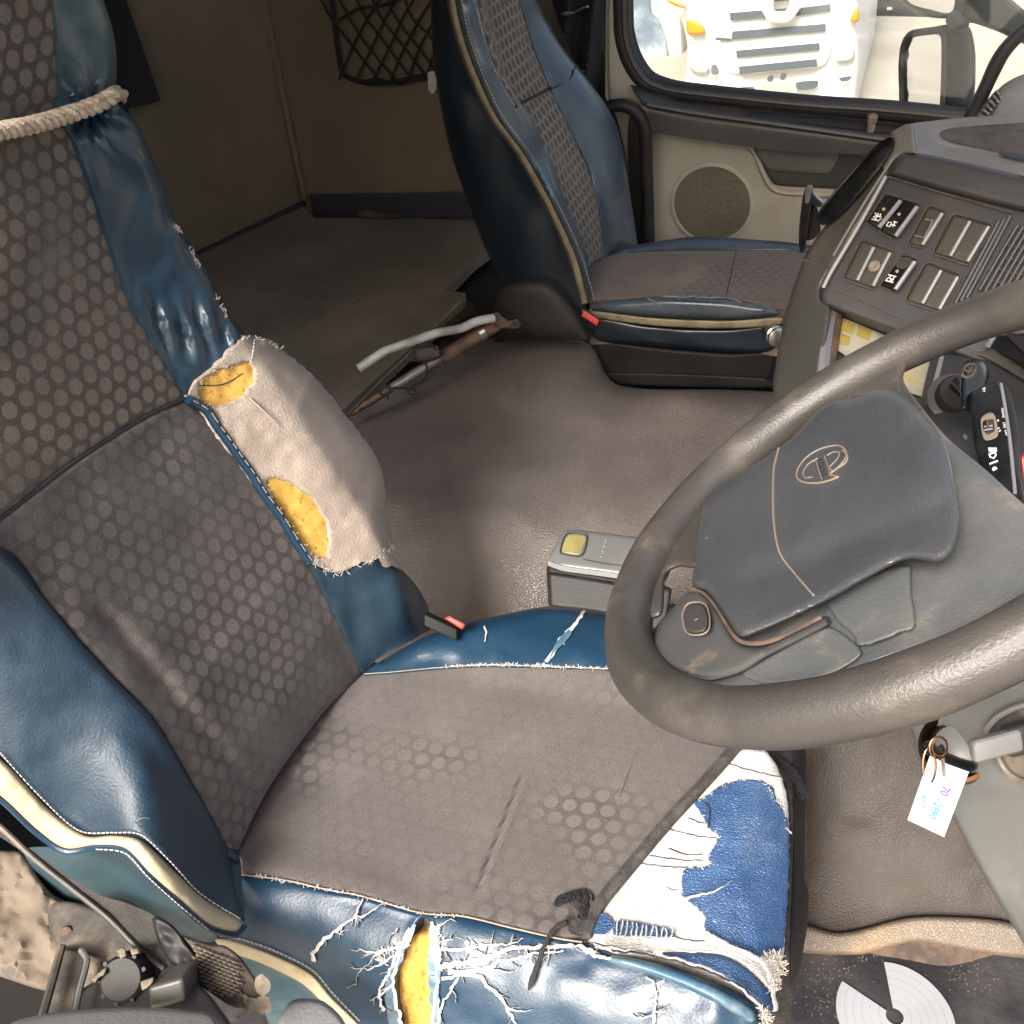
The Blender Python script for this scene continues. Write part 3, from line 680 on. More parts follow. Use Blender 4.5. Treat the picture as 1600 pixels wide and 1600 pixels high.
patch('upper_back_side', [(102, 186), (184, 158), (206, 182), (226, 216), (256, 290), (275, 345), (300, 385), (332, 440), (352, 482), (388, 526, 1), (362, 549), (336, 576), (308, 600), (293, 618, 1), (250, 548), (222, 500), (200, 458), (171, 372), (150, 310), (117, 220)], FS, 'vinyl_top2', seat, sp=6, rnd=(24, .03), bump=strip_b, ext=(-.09, .0, .01), edges=[(184, 158), (206, 182), (226, 216), (256, 290), (275, 345), (300, 385), (332, 440), (352, 482), (388, 526)])
for i, ln in enumerate(([(274, 352), (280, 362)], [(294, 386), (303, 400), (312, 414)], [(338, 462), (346, 478), (356, 494)])):
    fray('scuffed_edge', ln, shift(FS, .012), 'thread', seat, n=26, ln=6, r=.0004, seed=3+i, lift=.003)
# torn beige patch with foam
FOAM = ([(296, 613), (307, 601), (332, 581), (360, 572), (389, 567), (393, 592), (382, 616), (356, 630), (322, 633)], [(416, 751), (427, 746), (450, 754), (484, 776), (506, 806), (514, 838), (511, 871), (491, 867), (465, 837), (439, 800)])
rgf = random.Random(3); FOAM = [[(x+rgf.uniform(-1.5, 1.5), y+rgf.uniform(-1.5, 1.5)) for x, y in catmull(f, 8, True)] for f in FOAM]
FOAM[0] = [(max(x, 312), y) if y > 600 else (x+4, y) for x, y in FOAM[0]]
beige = patch('torn_beige_backing', [(306, 599), (336, 574), (362, 547), (385, 526), (398, 527), (418, 529), (443, 548), (500, 598), (549, 660), (586, 710), (603, 765), (604, 802), (611, 830), (617, 850), (606, 866), (588, 874), (560, 881), (540, 890), (524, 895), (500, 882), (487, 872), (450, 818), (416, 772), (394, 740), (356, 692), (322, 640), (296, 622)],
    shift(BACK, -.008), 'beige', seat, sp=7, rnd=(24, .028), rag=1.6, rs=5, ext=(-.09, 0, .01), bump=lambda x, y, d: .004*hnoise(x, y, 60, 3)+.0016*hnoise(x, y, 15, 5), holes=FOAM, hrnd=(5, .004), edges=[(398, 527), (418, 529), (443, 548), (500, 598), (549, 660), (586, 710), (603, 765), (604, 802), (611, 830), (617, 850)])
patch('beige_flap', [(592, 868), (606, 862), (614, 872), (622, 880), (629, 889), (612, 884), (600, 886)], shift(BACK, -.013), 'beige', beige, sp=4, rag=1.5, rs=4, thick=.002)
BE = shift(BACK, -.011)
for pf in FOAM:
    c = np.mean(np.array(pf), 0); big = [tuple(c+(np.array(p)-c)*1.12) for p in pf]
    patch('exposed_foam', big, BE, 'foam', beige, sp=5, thick=.006, bump=lambda x, y, d: .004*hnoise(x, y, 60, 3)+.0016*hnoise(x, y, 15, 5)+.001*hnoise(x, y, 6, 4), off=.0085)
    fray('loose_threads', pf, shift(BE, .002), 'thread', beige, n=60, ln=5, r=.0003, seed=int(c[0]))
fray('loose_threads', [(300, 606), (336, 577), (384, 528), (440, 546), (398, 527)], BE, 'thread', beige, n=40, ln=7, seed=5)
fray('loose_threads', [(490, 878), (524, 896), (560, 882), (590, 873), (616, 850)], BE, 'thread', beige, n=60, ln=9, seed=6)
ribbons('white_scar', [([(389, 620), (410, 640), (436, 666)], 2.4, 1)], BE, 'thread', beige, kind=None, jag=.6)
stitches('old_stitching', [(398, 530), (394, 556), (390, 570)], BE, 'thread', beige, step=5)
ptube('foam_score', [(312, 602), (350, 600), (390, 576)], BE, .0006, 'blackthread', beige, off=.007)
# blue piping remains along the tear
pipe = [(294, 624), (322, 640), (338, 664), (357, 690), (375, 716), (394, 742), (412, 772), (438, 806), (462, 846), (484, 878)]
ptube('seam_piping', pipe, BACK, .0055, 'vinyl_worn', seat, off=-.008, k=8)
stitches('piping_threads', [(p[0]+6, p[1]+1) for p in pipe], shift(BACK, -.014), 'beige', seat, step=21, r=.0007)
# lower far bolster
lowfar_b = lambda x, y, d: (.006*np.sin(((x-560)*.6+(y-900)*.35)/11)*np.exp(-((x-640)/45.)**2)+.003*hnoise(x, y, 28, 4))*np.clip(d/10, 0, 1)
patch('lower_back_bolster', [(488, 884, 1), (524, 896), (560, 882), (596, 872), (626, 884, 1), (650, 911), (669, 941), (677, 966), (672, 984, 1), (640, 1002), (596, 1025), (568, 1051, 1), (562, 1036), (532, 972), (510, 926)], shift(BACK, -.004), 'vinyl', seat, sp=7, rnd=(22, .035), bump=lowfar_b, ext=(-.09, 0, .01), edges=[(626, 884), (650, 911), (669, 941), (677, 966), (672, 984)])
ptube('bolster_seam', [(626, 886), (650, 913), (668, 942), (675, 968)], shift(BACK, -.0), .0012, 'thread', seat, off=.014)
# near bolster
dn = wplane(1, .415)
NBp = [(-110, 1120), (0, 1185), (75, 1264), (135, 1307), (180, 1308), (221, 1314), (277, 1368), (319, 1406), (375, 1440)]
ctl = [(x, y, one(BACK, x, y)-.006) for x, y in f_near[::2]+[(-100, 770)]]
ctl += [(x, y, one(dn, x, y)+.01) for x, y in NBp[:-2]]+[(340, 1420, one(BACK, 364, 1342)-.075), (380, 1440, one(BACK, 364, 1342)-.065)]
ctl += [(120, 1130, .5*(one(BACK, 176, 1057)+one(dn, 75, 1264))-.012), (230, 1215, .5*(one(BACK, 270, 1170)+one(dn, 200, 1310))-.012), (0, 1030, .5*(one(BACK, 40, 900)+one(dn, 0, 1185))-.012)]
NB = rbf(ctl)
nb_b = lambda x, y, d: (.0025*hnoise(x, y, 90, 6)+.0008*hnoise(x, y, 26, 2)+.005*np.exp(-(((x-250)*.8-(y-1190)*.55)/16.)**2)*sstep(1120, 1200, y)*sstep(1330, 1260, y))*np.clip(d/18, 0, 1)
patch('near_back_bolster', [(-110, 760, 1), (0, 860), (75, 942), (124, 1000), (176, 1057), (240, 1125), (292, 1211), (337, 1290), (362, 1342), (371, 1395), (382, 1440, 1), (352, 1428), (316, 1402), (268, 1354), (221, 1311), (178, 1304), (135, 1304), (75, 1262), (0, 1184), (-110, 1115, 1)], NB, 'vinyl', seat, sp=7, rnd=(12, .01), bump=nb_b, ext=(-.04, .06, 0))
patch('near_back_piping', [(-110, 1112, 1), (0, 1184), (75, 1262), (135, 1305), (180, 1305), (221, 1313), (277, 1366), (319, 1404), (376, 1437), (381, 1446), (367, 1458), (326, 1447), (277, 1406), (232, 1365), (195, 1327), (150, 1322), (101, 1327), (56, 1297), (0, 1245), (-110, 1170, 1)], shift(NB, -.004), 'cream', seat, sp=6, rnd=(13, .012), thick=.014, bump=cloth_b(.0015, 16))
stitches('stitching', [(0, 1176), (67, 1249), (124, 1298), (178, 1301), (219, 1304), (264, 1344), (313, 1396), (376, 1436)], shift(NB, -.002), 'thread', seat, step=7)
ptube('lower_cord', [(-60, 1205), (0, 1248), (56, 1300), (101, 1330), (150, 1325), (195, 1330), (232, 1368), (277, 1409), (326, 1450), (368, 1461), (382, 1447)], shift(NB, .002), .003, 'vinyl_worn', seat)
stitches('lower_stitching', [(150, 1327), (195, 1333), (232, 1371), (277, 1412), (326, 1453)], shift(NB, -.0015), 'thread', seat, step=7)
ribbons('scratch', [([(214, 1284), (222, 1277), (234, 1278)], 1.5, .8)], shift(NB, 0), 'thread', seat, kind=None)
# side skirt under near bolster
SKT = wplane(1, .44)
patch('seat_side_skirt', [(40, 1326), (101, 1322), (150, 1318), (200, 1325), (240, 1368), (285, 1408), (340, 1455), (330, 1472), (285, 1462), (240, 1432), (190, 1404), (120, 1412), (80, 1395), (50, 1355)], SKT, 'vinyl_teal', seat, sp=9, rnd=(10, .012), thick=.03, bump=lambda x, y, d: .008*np.sin((x+y*.3)/22)*np.clip(d/14, 0, 1))
# cushion fabric
cf_far = [(567, 1054), (612, 1050), (687, 1043), (762, 1039), (875, 1042), (950, 1045), (1050, 1075), (1150, 1150)]
def cu_b(x, y, d):
    w = .0025*hnoise(x, y, 80, 7)*np.clip(d/30, 0, 1)
    s = ((x-815)*.36+(y-1215)*-.0)  # crease
    cx = 818-(y-1210)*.40; cr = np.exp(-((x-cx)/4.)**2)*.007*sstep(1195, 1230, y)*sstep(1400, 1370, y)
    sh = .004*np.exp(-((x-cx-9)/6.)**2)*sstep(1195, 1230, y)*sstep(1400, 1370, y)
    wr = .004*np.sin(y/13+x/60)*np.exp(-((x-430-(1300-y)*.55)/40.)**2)
    return w+cr-sh+wr*np.clip(d/15, 0, 1)
patch('cushion_fabric', [(364, 1344, 1), (412, 1246), (451, 1186), (511, 1107), (567, 1054, 1)]+cf_far[1:-1]+[(1150, 1150), (1142, 1172), (1125, 1192), (1084, 1235), (1037, 1285), (984, 1348), (944, 1395), (926, 1424), (912, 1464, 1), (875, 1467), (800, 1450), (725, 1432), (661, 1427), (612, 1414), (560, 1399), (511, 1390), (444, 1375), (369, 1367, 1)],
    CUSH, 'fab_cush', seat, sp=6, rnd=(8, .006), ext=(0, 0, -.08), bump=cu_b, uv='xy')
ptube('fabric_tuck', [(1011, 1128), (985, 1200), (960, 1270), (937, 1334), (925, 1385)], shift(CUSH, .0002), .0006, 'blackthread', seat)
# rolled dark hem of the torn fabric
ptube('torn_fabric_hem', [(1150, 1166), (1128, 1192), (1088, 1236), (1040, 1288), (987, 1351), (947, 1399), (928, 1428), (914, 1462)], shift(CUSH, -.004), .007, 'blackcloth', seat)
# far cushion bolster
patch('far_cushion_bolster', [(568, 1052, 1), (600, 1030), (640, 1007), (676, 990), (720, 976), (770, 964), (830, 951), (885, 942), (930, 938), (1000, 942), (1090, 960), (1130, 1100), (1050, 1070), (950, 1044), (875, 1041), (762, 1038), (687, 1042), (612, 1050)], shift(CUSH, -.004), 'vinyl_worn', seat, sp=9, rnd=(20, .03), ext=(0, 0, -.08), bump=cloth_b(.004, 40, 8), edges=[(600, 1030), (640, 1007), (676, 990), (720, 976), (770, 964), (830, 951), (885, 942), (930, 938), (1000, 942), (1090, 960)])
fray('fabric_fray', [(690, 1042), (762, 1038), (875, 1041), (950, 1044)], shift(CUSH, -.003), 'thread', seat, n=150, ln=5, r=.0004, seed=8, lift=.003)
ptube('fabric_edge_thread', [(569, 1053), (612, 1050), (687, 1043), (762, 1039), (875, 1042), (950, 1045)], shift(CUSH, -.004), .0007, 'beige', seat)
ribbons('tear', [([(925, 940), (905, 965), (885, 990), (868, 1014), (853, 1034)], 4, 7), ([(893, 978), (884, 992), (876, 1004)], 4, 12), ([(757, 978), (760, 992), (757, 1003)], 3, 1.5)], shift(CUSH, -.005), 'thread', seat)
patch('tear_gap', [(889, 984), (893, 990), (878, 1008), (866, 1018), (858, 1030), (866, 1010), (876, 995)], shift(CUSH, -.009), 'vinyl_pale', seat, sp=4, thick=.002)
# near cushion bolster
NC = CUSH
ncb = lambda x, y, d: (.003*hnoise(x, y, 80, 3)+.0012*hnoise(x, y, 30, 9)*sstep(560, 640, x))*np.clip(d/12, 0, 1)
patch('near_cushion_bolster', [(369, 1367, 1), (444, 1376), (511, 1391), (560, 1400), (612, 1415), (661, 1428), (725, 1433), (800, 1451), (875, 1468), (914, 1474), (960, 1492), (1040, 1512), (1110, 1536), (1180, 1574), (1196, 1640, 1), (690, 1640, 1), (680, 1600), (677, 1550), (673, 1500), (677, 1460), (672, 1440), (660, 1434), (648, 1450), (632, 1488), (619, 1528), (622, 1560), (628, 1600), (616, 1640, 1), (590, 1640, 1), (560, 1598), (519, 1557), (485, 1519), (425, 1489), (366, 1470), (352, 1464), (372, 1440)], shift(NC, -.003), 'vinyl_worn', seat, sp=8, rnd=(7, .005), ext=(.0, .03, -.05), bump=ncb)
ptube('fabric_edge_thread', [(370, 1366), (444, 1375), (511, 1390), (560, 1399), (612, 1414), (661, 1427), (725, 1432), (800, 1450), (875, 1467), (910, 1472)], shift(CUSH, -.003), .0008, 'beige', seat)
fray('fabric_fray', [(400, 1368), (511, 1390), (560, 1399), (661, 1427), (725, 1432)], shift(CUSH, -.003), 'thread', seat, n=130, ln=5, r=.0004, seed=9, lift=.003)
patch('near_cushion_piping', [(334, 1464), (366, 1468), (425, 1489), (485, 1519), (519, 1557), (560, 1598), (600, 1650), (578, 1650), (540, 1606), (505, 1568), (470, 1536), (410, 1506), (350, 1484)], shift(NC, .001), 'cream', seat, sp=6, rnd=(7, .008), ext=(0, .03, -.02))
patch('cushion_side_skirt', [(345, 1482), (410, 1504), (470, 1534), (505, 1566), (540, 1604), (575, 1650), (430, 1650), (420, 1600), (400, 1560), (360, 1510)], wplane(1, .448), 'vinyl_teal', seat, sp=9, rnd=(8, .008), thick=.03, bump=cloth_b(.008, 30))
stitches('stitching', [(342, 1462), (378, 1468), (425, 1484), (487, 1515), (521, 1553), (562, 1595)], shift(NC, -.005), 'thread', seat, step=7)
# cracks and the foam gash in the near bolster
CK = shift(NC, -.004)
patch('exposed_foam', [(640, 1430), (690, 1430), (690, 1500), (690, 1560), (700, 1650), (600, 1650), (610, 1560), (606, 1520), (622, 1470)], CK, 'foam', seat, sp=5, thick=.01, off=.016, bump=lambda x, y, d: .004*hnoise(x, y, 22, 3)+.002*hnoise(x, y, 7, 5)+.02*sstep(1462, 1444, y))
patch('gash_lip', [(674, 1446), (686, 1450), (688, 1500), (686, 1550), (692, 1640), (676, 1640), (672, 1560), (668, 1500), (672, 1470)], CK, 'vinyl_pale', seat, sp=5, rag=2.2, rs=8, thick=.003, off=-.0015, bump=cloth_b(.003, 8))
patch('gash_lip', [(650, 1444), (640, 1470), (626, 1504), (616, 1534), (622, 1580), (632, 1640), (618, 1640), (606, 1590), (604, 1530), (618, 1490), (634, 1456)], CK, 'vinyl_pale', seat, sp=5, rag=2.2, rs=8, thick=.003, off=-.0015, bump=cloth_b(.003, 8))
W = 'white'
cr = [([(566, 1404), (560, 1418), (556, 1432), (530, 1450), (508, 1466), (494, 1484), (488, 1502)], 3, 9),
      ([(600, 1413), (585, 1420), (570, 1428), (556, 1433)], 2, 4), ([(556, 1432), (566, 1438)], 3, 1), ([(520, 1456), (538, 1460)], 3, 1),
      ([(640, 1476), (615, 1482), (590, 1488), (570, 1486), (548, 1484)], 7, 2), ([(630, 1490), (604, 1500), (586, 1512), (570, 1514), (548, 1512)], 6, 1.5), ([(590, 1488), (578, 1502), (560, 1524), (556, 1540)], 3, 1.5),
      ([(626, 1470), (616, 1500), (602, 1530), (592, 1555), (600, 1580)], 6, 5), ([(612, 1540), (594, 1556), (578, 1562)], 5, 2), ([(622, 1452), (612, 1462), (606, 1476)], 3, 1),
      ([(684, 1450), (700, 1438), (706, 1434)], 4, 1), ([(684, 1470), (720, 1466), (728, 1465)], 3, 1), ([(686, 1486), (730, 1482), (770, 1476), (800, 1474), (818, 1466)], 7, 2), ([(730, 1482), (756, 1470), (772, 1469)], 3, 1),
      ([(684, 1512), (720, 1504), (760, 1496), (800, 1482), (830, 1480), (870, 1478), (905, 1478), (930, 1486)], 10, 5), ([(700, 1520), (740, 1518), (780, 1504), (815, 1494), (850, 1488), (880, 1484)], 9, 3), ([(740, 1518), (772, 1516), (798, 1520), (812, 1508)], 5, 1.5),
      ([(760, 1498), (750, 1486), (740, 1482)], 3, 1), ([(820, 1482), (830, 1500), (836, 1512)], 3, 1), ([(860, 1480), (856, 1496), (854, 1512)], 3, 1),
      ([(690, 1530), (720, 1524), (750, 1528), (766, 1544), (780, 1556), (790, 1572), (800, 1586), (806, 1600)], 8, 5), ([(790, 1572), (815, 1580), (834, 1578)], 5, 1), ([(716, 1526), (704, 1550), (690, 1570), (684, 1600)], 5, 4), ([(770, 1548), (790, 1560), (794, 1562)], 3, 1),
      ([(1010, 1526), (1022, 1538), (1024, 1560), (1020, 1585), (1022, 1610)], 4, 6), ([(1038, 1528), (1032, 1540), (1024, 1552)], 2, 4), ([(1022, 1583), (1004, 1590), (988, 1584)], 5, 3), ([(1022, 1583), (1040, 1580)], 4, 1.5),
      ([(675, 1440), (682, 1470), (684, 1510), (680, 1560), (676, 1620)], 5, 6), ([(640, 1450), (626, 1480), (618, 1510), (614, 1545), (622, 1580), (632, 1620)], 5, 7), ([(905, 1478), (930, 1492), (955, 1498)], 8, 7)]
ribbons('crack', [(a, b*.78, c*.75) for a, b, c in cr], shift(CK, -.001), W, seat, jag=2.6, branch=1.0)
for i, ln in enumerate(([(682, 1450), (686, 1510)], [(612, 1484), (590, 1490), (600, 1504)], [(700, 1512), (760, 1496), (800, 1484), (900, 1480)])):
    fray('crack_threads', ln, CK, 'thread', seat, n=50, ln=9, r=.0005, seed=12+i, lift=.004)
# torn front: white lining, bright blue under-vinyl, black frame cloth
FR = shift(CUSH, .001)
lining = patch('torn_white_lining', [(1140, 1168, 1), (1197, 1172, 1), (1214, 1198), (1224, 1222), (1231, 1253), (1233, 1300), (1231, 1366), (1226, 1475), (1222, 1503), (1218, 1530, 1), (1190, 1560), (1140, 1526), (1090, 1505), (1030, 1492), (960, 1490), (922, 1474), (912, 1462), (925, 1420), (944, 1393), (984, 1346), (1037, 1283), (1084, 1233), (1125, 1190)], FR, 'white', seat, sp=8, ext=(0, 0, -.06), rnd=(8, .006), rag=1, rs=6, bump=cloth_b(.0012, 22))
BB = shift(CUSH, -.0045)
def bb_b(x, y, d): return (.0045*np.sin((x*.55+y*.8-1700)/17)*np.exp(-((x-1185)/40.)**2-((y-1330)/70.)**2)+.002*hnoise(x, y, 26, 2))*np.clip(d/14, 0, 1)
patch('bright_blue_vinyl', [(1086, 1253), (1106, 1241), (1131, 1225), (1162, 1218), (1191, 1221), (1209, 1234), (1214, 1251), (1225, 1267), (1233, 1295), (1233, 1366), (1229, 1430), (1225, 1474), (1216, 1490), (1198, 1498), (1162, 1487), (1131, 1472), (1100, 1453), (1101, 1431), (1072, 1406), (1066, 1397), (1069, 1359), (1106, 1353), (1107, 1337), (1122, 1308), (1110, 1297), (1092, 1267)], BB, 'vinyl_bright', lining, sp=6, rag=1.4, rs=7, thick=.004, rnd=(4, .002), bump=bb_b)
ribbons('tear', [([(1072, 1403), (1092, 1398), (1110, 1394), (1128, 1386), (1142, 1377)], 5, 1)], shift(BB, -.003), W, lining, kind=None)
patch('bright_blue_vinyl', [(929, 1432), (940, 1426), (952, 1432), (957, 1444), (950, 1457), (935, 1460), (924, 1452)], BB, 'vinyl_bright', lining, sp=5, thick=.002)
patch('bright_blue_vinyl', [(962, 1440), (985, 1439), (1020, 1446), (1048, 1454), (1054, 1464), (1030, 1464), (990, 1462), (960, 1460)], BB, 'vinyl_bright', lining, sp=5, thick=.002, rag=1)
ribbons('lining_threads', [([(966+k*7.6+2*math.sin(k*3), 1436+k*1.4), (964+k*7.8, 1450+k), (962+k*7.7+2*math.sin(k*5), 1464+k*.4)], 2.6, 2.6) for k in range(12)], shift(BB, -.002), W, lining, jag=.8)
stp = []
for a, b in (((1128, 1189), (1222, 1214)), ((1062, 1254), (1090, 1252)), ((1032, 1291), (1120, 1310)), ((985, 1347), (1105, 1355)), ((1044, 1326), (1098, 1336)), ((1015, 1336), (1098, 1344)), ((912, 1470), (1020, 1488)), ((1050, 1462), (1100, 1470)), ((1075, 1278), (1108, 1286)), ((1040, 1386), (1062, 1390))):
    stp += [([a, ((a[0]+b[0])/2, (a[1]+b[1])/2+3), b], 1.8, 1.4)]
ribbons('dark_weft', stp, shift(FR, -.001), 'blackcloth', lining, jag=1.2)
ptube('loose_black_thread', [(1100, 1254), (1108, 1262), (1108, 1280), (1106, 1294)], BB, .0008, 'blackthread', lining, off=-.004)
# lower rolled layers of the torn front
LR = shift(CUSH, -.006)
patch('blue_vinyl_roll', [(1034, 1488), (1080, 1487), (1130, 1492), (1170, 1514), (1200, 1545), (1212, 1570), (1204, 1580), (1180, 1562), (1140, 1534), (1090, 1508), (1050, 1498)], LR, 'vinyl_bright', lining, sp=6, thick=.012, rnd=(9, .01))
patch('pale_vinyl_roll', [(955, 1492), (1020, 1504), (1080, 1524), (1140, 1553), (1180, 1580), (1176, 1600), (1130, 1574), (1070, 1544), (1010, 1521), (950, 1502)], shift(LR, -.003), 'vinyl_pale', seat, sp=6, thick=.012, rnd=(8, .01))
ribbons('torn_edge', [([(930, 1478), (990, 1487), (1050, 1498), (1110, 1516), (1160, 1546), (1200, 1584)], 5, 6), ([(1100, 1455), (1140, 1478), (1190, 1502), (1206, 1540), (1212, 1580)], 5, 8), ([(1060, 1486), (1130, 1489), (1176, 1512), (1204, 1544)], 3, 4)], shift(LR, -.008), W, lining)
ribbons('dark_torn_edge', [([(955, 1484), (1020, 1494), (1090, 1512), (1140, 1532), (1180, 1560), (1204, 1590)], 4, 4)], shift(LR, -.009), 'blackcloth', lining, jag=2)
fray('white_fluff', [(1198, 1496), (1214, 1494), (1220, 1510), (1214, 1530), (1208, 1545)], shift(LR, -.006), 'thread', lining, n=190, ln=13, r=.00035, seed=21, lift=.012)
fray('white_fluff', [(1190, 1580), (1200, 1590), (1190, 1606)], shift(LR, -.006), 'thread', lining, n=90, ln=12, r=.0004, seed=22, lift=.01)
for i, ln in enumerate(([(1086, 1253), (1106, 1241), (1131, 1225), (1162, 1218), (1191, 1221), (1214, 1251), (1225, 1267), (1233, 1300)], [(1100, 1453), (1101, 1431), (1072, 1406), (1066, 1397), (1069, 1359), (1106, 1353), (1107, 1337), (1122, 1308), (1110, 1297), (1092, 1267)], [(1100, 1453), (1131, 1472), (1162, 1487), (1198, 1498)])):
    fray('lining_fray', ln, BB, 'thread', lining, n=70, ln=5, r=.0004, seed=23+i, lift=.003)
patch('front_frame_cloth', [(1196, 1168, 1), (1252, 1168, 1), (1258, 1230), (1262, 1300), (1262, 1400), (1252, 1480), (1240, 1560), (1226, 1650, 1), (1196, 1650, 1), (1204, 1590), (1218, 1530), (1226, 1475), (1232, 1366), (1234, 1300), (1232, 1253), (1224, 1222), (1212, 1196)], pl((1230, 1200, 1.27), (1230, 1600, 1.12), (1260, 1400, 1.22)), 'blackcloth', seat, sp=7, rag=1, rs=8, thick=.05, rnd=(7, .008))
patch('front_black_frame', [(1238, 1165), (1258, 1168), (1258, 1372), (1263, 1392), (1262, 1440), (1254, 1490), (1246, 1524), (1236, 1540), (1234, 1480), (1240, 1300)], pl((1230, 1200, 1.262), (1230, 1600, 1.112), (1260, 1400, 1.215)), 'blackplastic', seat, sp=8, thick=.06, rnd=(8, .008))
fray('black_fringe', [(1200, 1172), (1222, 1186), (1240, 1208), (1246, 1226)], pl((1230, 1200, 1.255), (1230, 1600, 1.11), (1260, 1400, 1.21)), 'blackthread', seat, n=190, ln=10, r=.0007, bias=(13, 22), spread=.5, seed=31, lift=.01)
fray('black_tuft', [(880, 1398), (905, 1390), (920, 1396), (918, 1420)], shift(CUSH, -.006), 'blackthread', seat, n=260, ln=9, r=.0008, bias=(-12, 14), spread=.6, seed=32, lift=.012)
patch('curled_fabric_corner', [(890, 1402), (906, 1389), (922, 1394), (926, 1412), (920, 1440), (910, 1462), (892, 1456), (884, 1438), (890, 1420)], shift(CUSH, -.007), 'blackcloth', seat, sp=5, thick=.004, rag=1.5, rs=5, bump=cloth_b(.006, 9))
tube('hanging_black_thread', smooth3([at(CUSH, 884, 1442, -.012), at(CUSH, 866, 1452, -.012), at(CUSH, 850, 1478, -.012), at(CUSH, 838, 1512, -.012), at(CUSH, 826, 1548, -.012)], 5), [.0028, .003, .0026, .0032, .0026, .0022, .003, .0024, .0022, .0026, .002, .0026, .0022, .0018, .0024, .003, .0026, .0034, .003, .002, .0006], 'blackthread', seat, k=6)
# seat body under the covers
V, F = box_vf((-.28, .68, .285), (.27, 0, .015), (0, .20, 0), (0, 0, .045), .02); obj('seat_pan', V, F, 'blackplastic', seat)
V, F = box_vf((-.28, .68, .145), (.21, 0, 0), (0, .16, 0), (0, 0, .105), .02); obj('seat_pedestal', V, F, 'blackplastic', seat)
# driver buckle
bk = box('buckle', P(690, 978, 1.36), P(716, 990, 1.36)-P(690, 978, 1.36), (P(690, 960, 1.36)-P(690, 978, 1.36))*.55, CD*.02, 'basedark', seat, bev=.004)
patch('buckle_button', [(694, 966, 1), (702, 962, 1), (728, 976, 1), (722, 984, 1)], flat(1.335), 'red', bk, sm=False, thick=.012, sp=6, rnd=(3, .003))
# rope tied round the headrest
RP = shift(BACK, -.03)
rope_px = [(-60, 217), (0, 205), (60, 193), (110, 178), (150, 164), (176, 150)]
rp = pline(rope_px, RP, 0, 5)+[at(BACK, 187, 146, -.01), at(BACK, 190, 150, .05)]
rope = root('rope', 'pale frayed rope tied around the driver headrest', 'rope', rp[0])
cum = 0; T_, N_ = frames(rp, False); strands = [[], [], []]
for i, p in enumerate(rp):
    if i: cum += np.linalg.norm(rp[i]-rp[i-1])
    B = np.cross(T_[i], N_[i])
    for s in range(3):
        a = cum/.028*2*math.pi+s*2*math.pi/3; strands[s].append(p+.0042*(math.cos(a)*N_[i]+math.sin(a)*B))
for s in range(3): tube('strand', smooth3(strands[s], 2), .0042, 'rope', rope, k=7)
fray('rope_fibres', rope_px, shift(RP, -.006), 'rope', rope, n=260, ln=9, r=.0005, seed=41, lift=.004)

# ================================================================== passenger seat
pseat = root('passenger_seat', 'navy passenger seat with dull cream piping by the far door', 'seat', (-.35, 2.0, FLOOR_Z))
def pxc(z): return np.interp(z, [.3, .46, .55, .64, .73, .81, .88, 1.0, 1.2], [-.50, -.525, -.553, -.592, -.628, -.672, -.70, -.735, -.76])
def pback(y, z): return pxc(z)+.028*sstep(1.90, 1.84, y)+.045*sstep(2.09, 2.2, y)*np.interp(z, [.5, .7, .95], [1, 1, .3])
PB = solver(lambda x, y, z: x-pback(y, z), 1.2, 3.4)
PS = wplane(1, 1.80)
pip_l = [(700, -60), (701, 0), (716, 67), (740, 131), (766, 184), (807, 240), (845, 307), (871, 360), (890, 405), (909, 472)]
fl = [(742, -60), (746, 0), (774, 105), (807, 165), (849, 236), (875, 311), (909, 394), (916, 418)]
fr_ = [(941, 398), (939, 356), (924, 277), (894, 210), (860, 139), (834, 75), (811, 0), (795, -60)]
patch('back_side', [(664, -60, 1), (672, 0), (676, 75), (691, 180), (706, 244), (736, 330), (762, 397), (785, 437), (815, 462), (860, 480), (912, 486, 1), (909, 472), (890, 405), (871, 360), (845, 307), (807, 240), (766, 184), (740, 131), (716, 67), (701, 0), (699, -60, 1)], PS, 'pvinyl', pseat, sp=12, rnd=(34, .05), ext=(-.0, .05, 0), bump=cloth_b(.006, 60), edges=[(664, -60), (672, 0), (676, 75), (691, 180), (706, 244), (736, 330), (762, 397), (785, 437)])
zz = np.linspace(.45, 1.25, 14); V = []; F = []
for z in zz: V += [(pxc(z)-.02, 1.88, z), (pxc(z)-.02, 2.15, z), (pxc(z)-.036, 2.14, z), (pxc(z)-.036, 1.89, z)]
for i in range(13): F += [(i*4+j, i*4+(j+1) % 4, i*4+4+(j+1) % 4, i*4+4+j) for j in range(4)]
obj('back_shell', V, F+[(3, 2, 1, 0), (52, 53, 54, 55)], 'pvinyl', pseat)
ctl = [(x, y, one(PS, x, y)) for x, y in pip_l]+[(x, y, one(PB, x, y)) for x, y in fl]
PF = rbf(ctl)
patch('near_back_bolster', [(704, -60, 1)]+[(a+6, b) for a, b in pip_l[1:-1]]+[(916, 474, 1), (922, 470, 1), (916, 420, 1)]+list(reversed(fl[:-1]))[:-1]+[(742, -60, 1)], PF, 'pvinyl_sheen', pseat, sp=8, rnd=(7, .01), ext=(-.004, .03, 0), bump=lambda x, y, d: -.014*np.sin(np.clip(d/16, 0, 1)*1.57))
patch('back_piping', [(699, -60, 1)]+pip_l[1:-1]+[(909, 476, 1), (919, 474, 1), (902, 405), (883, 360), (856, 304), (818, 237), (777, 181), (751, 128), (727, 65), (712, 0), (710, -60, 1)], shift(PS, -.004), 'pcream', pseat, sp=5, rnd=(5, .005), ext=(-.02, .02, 0))
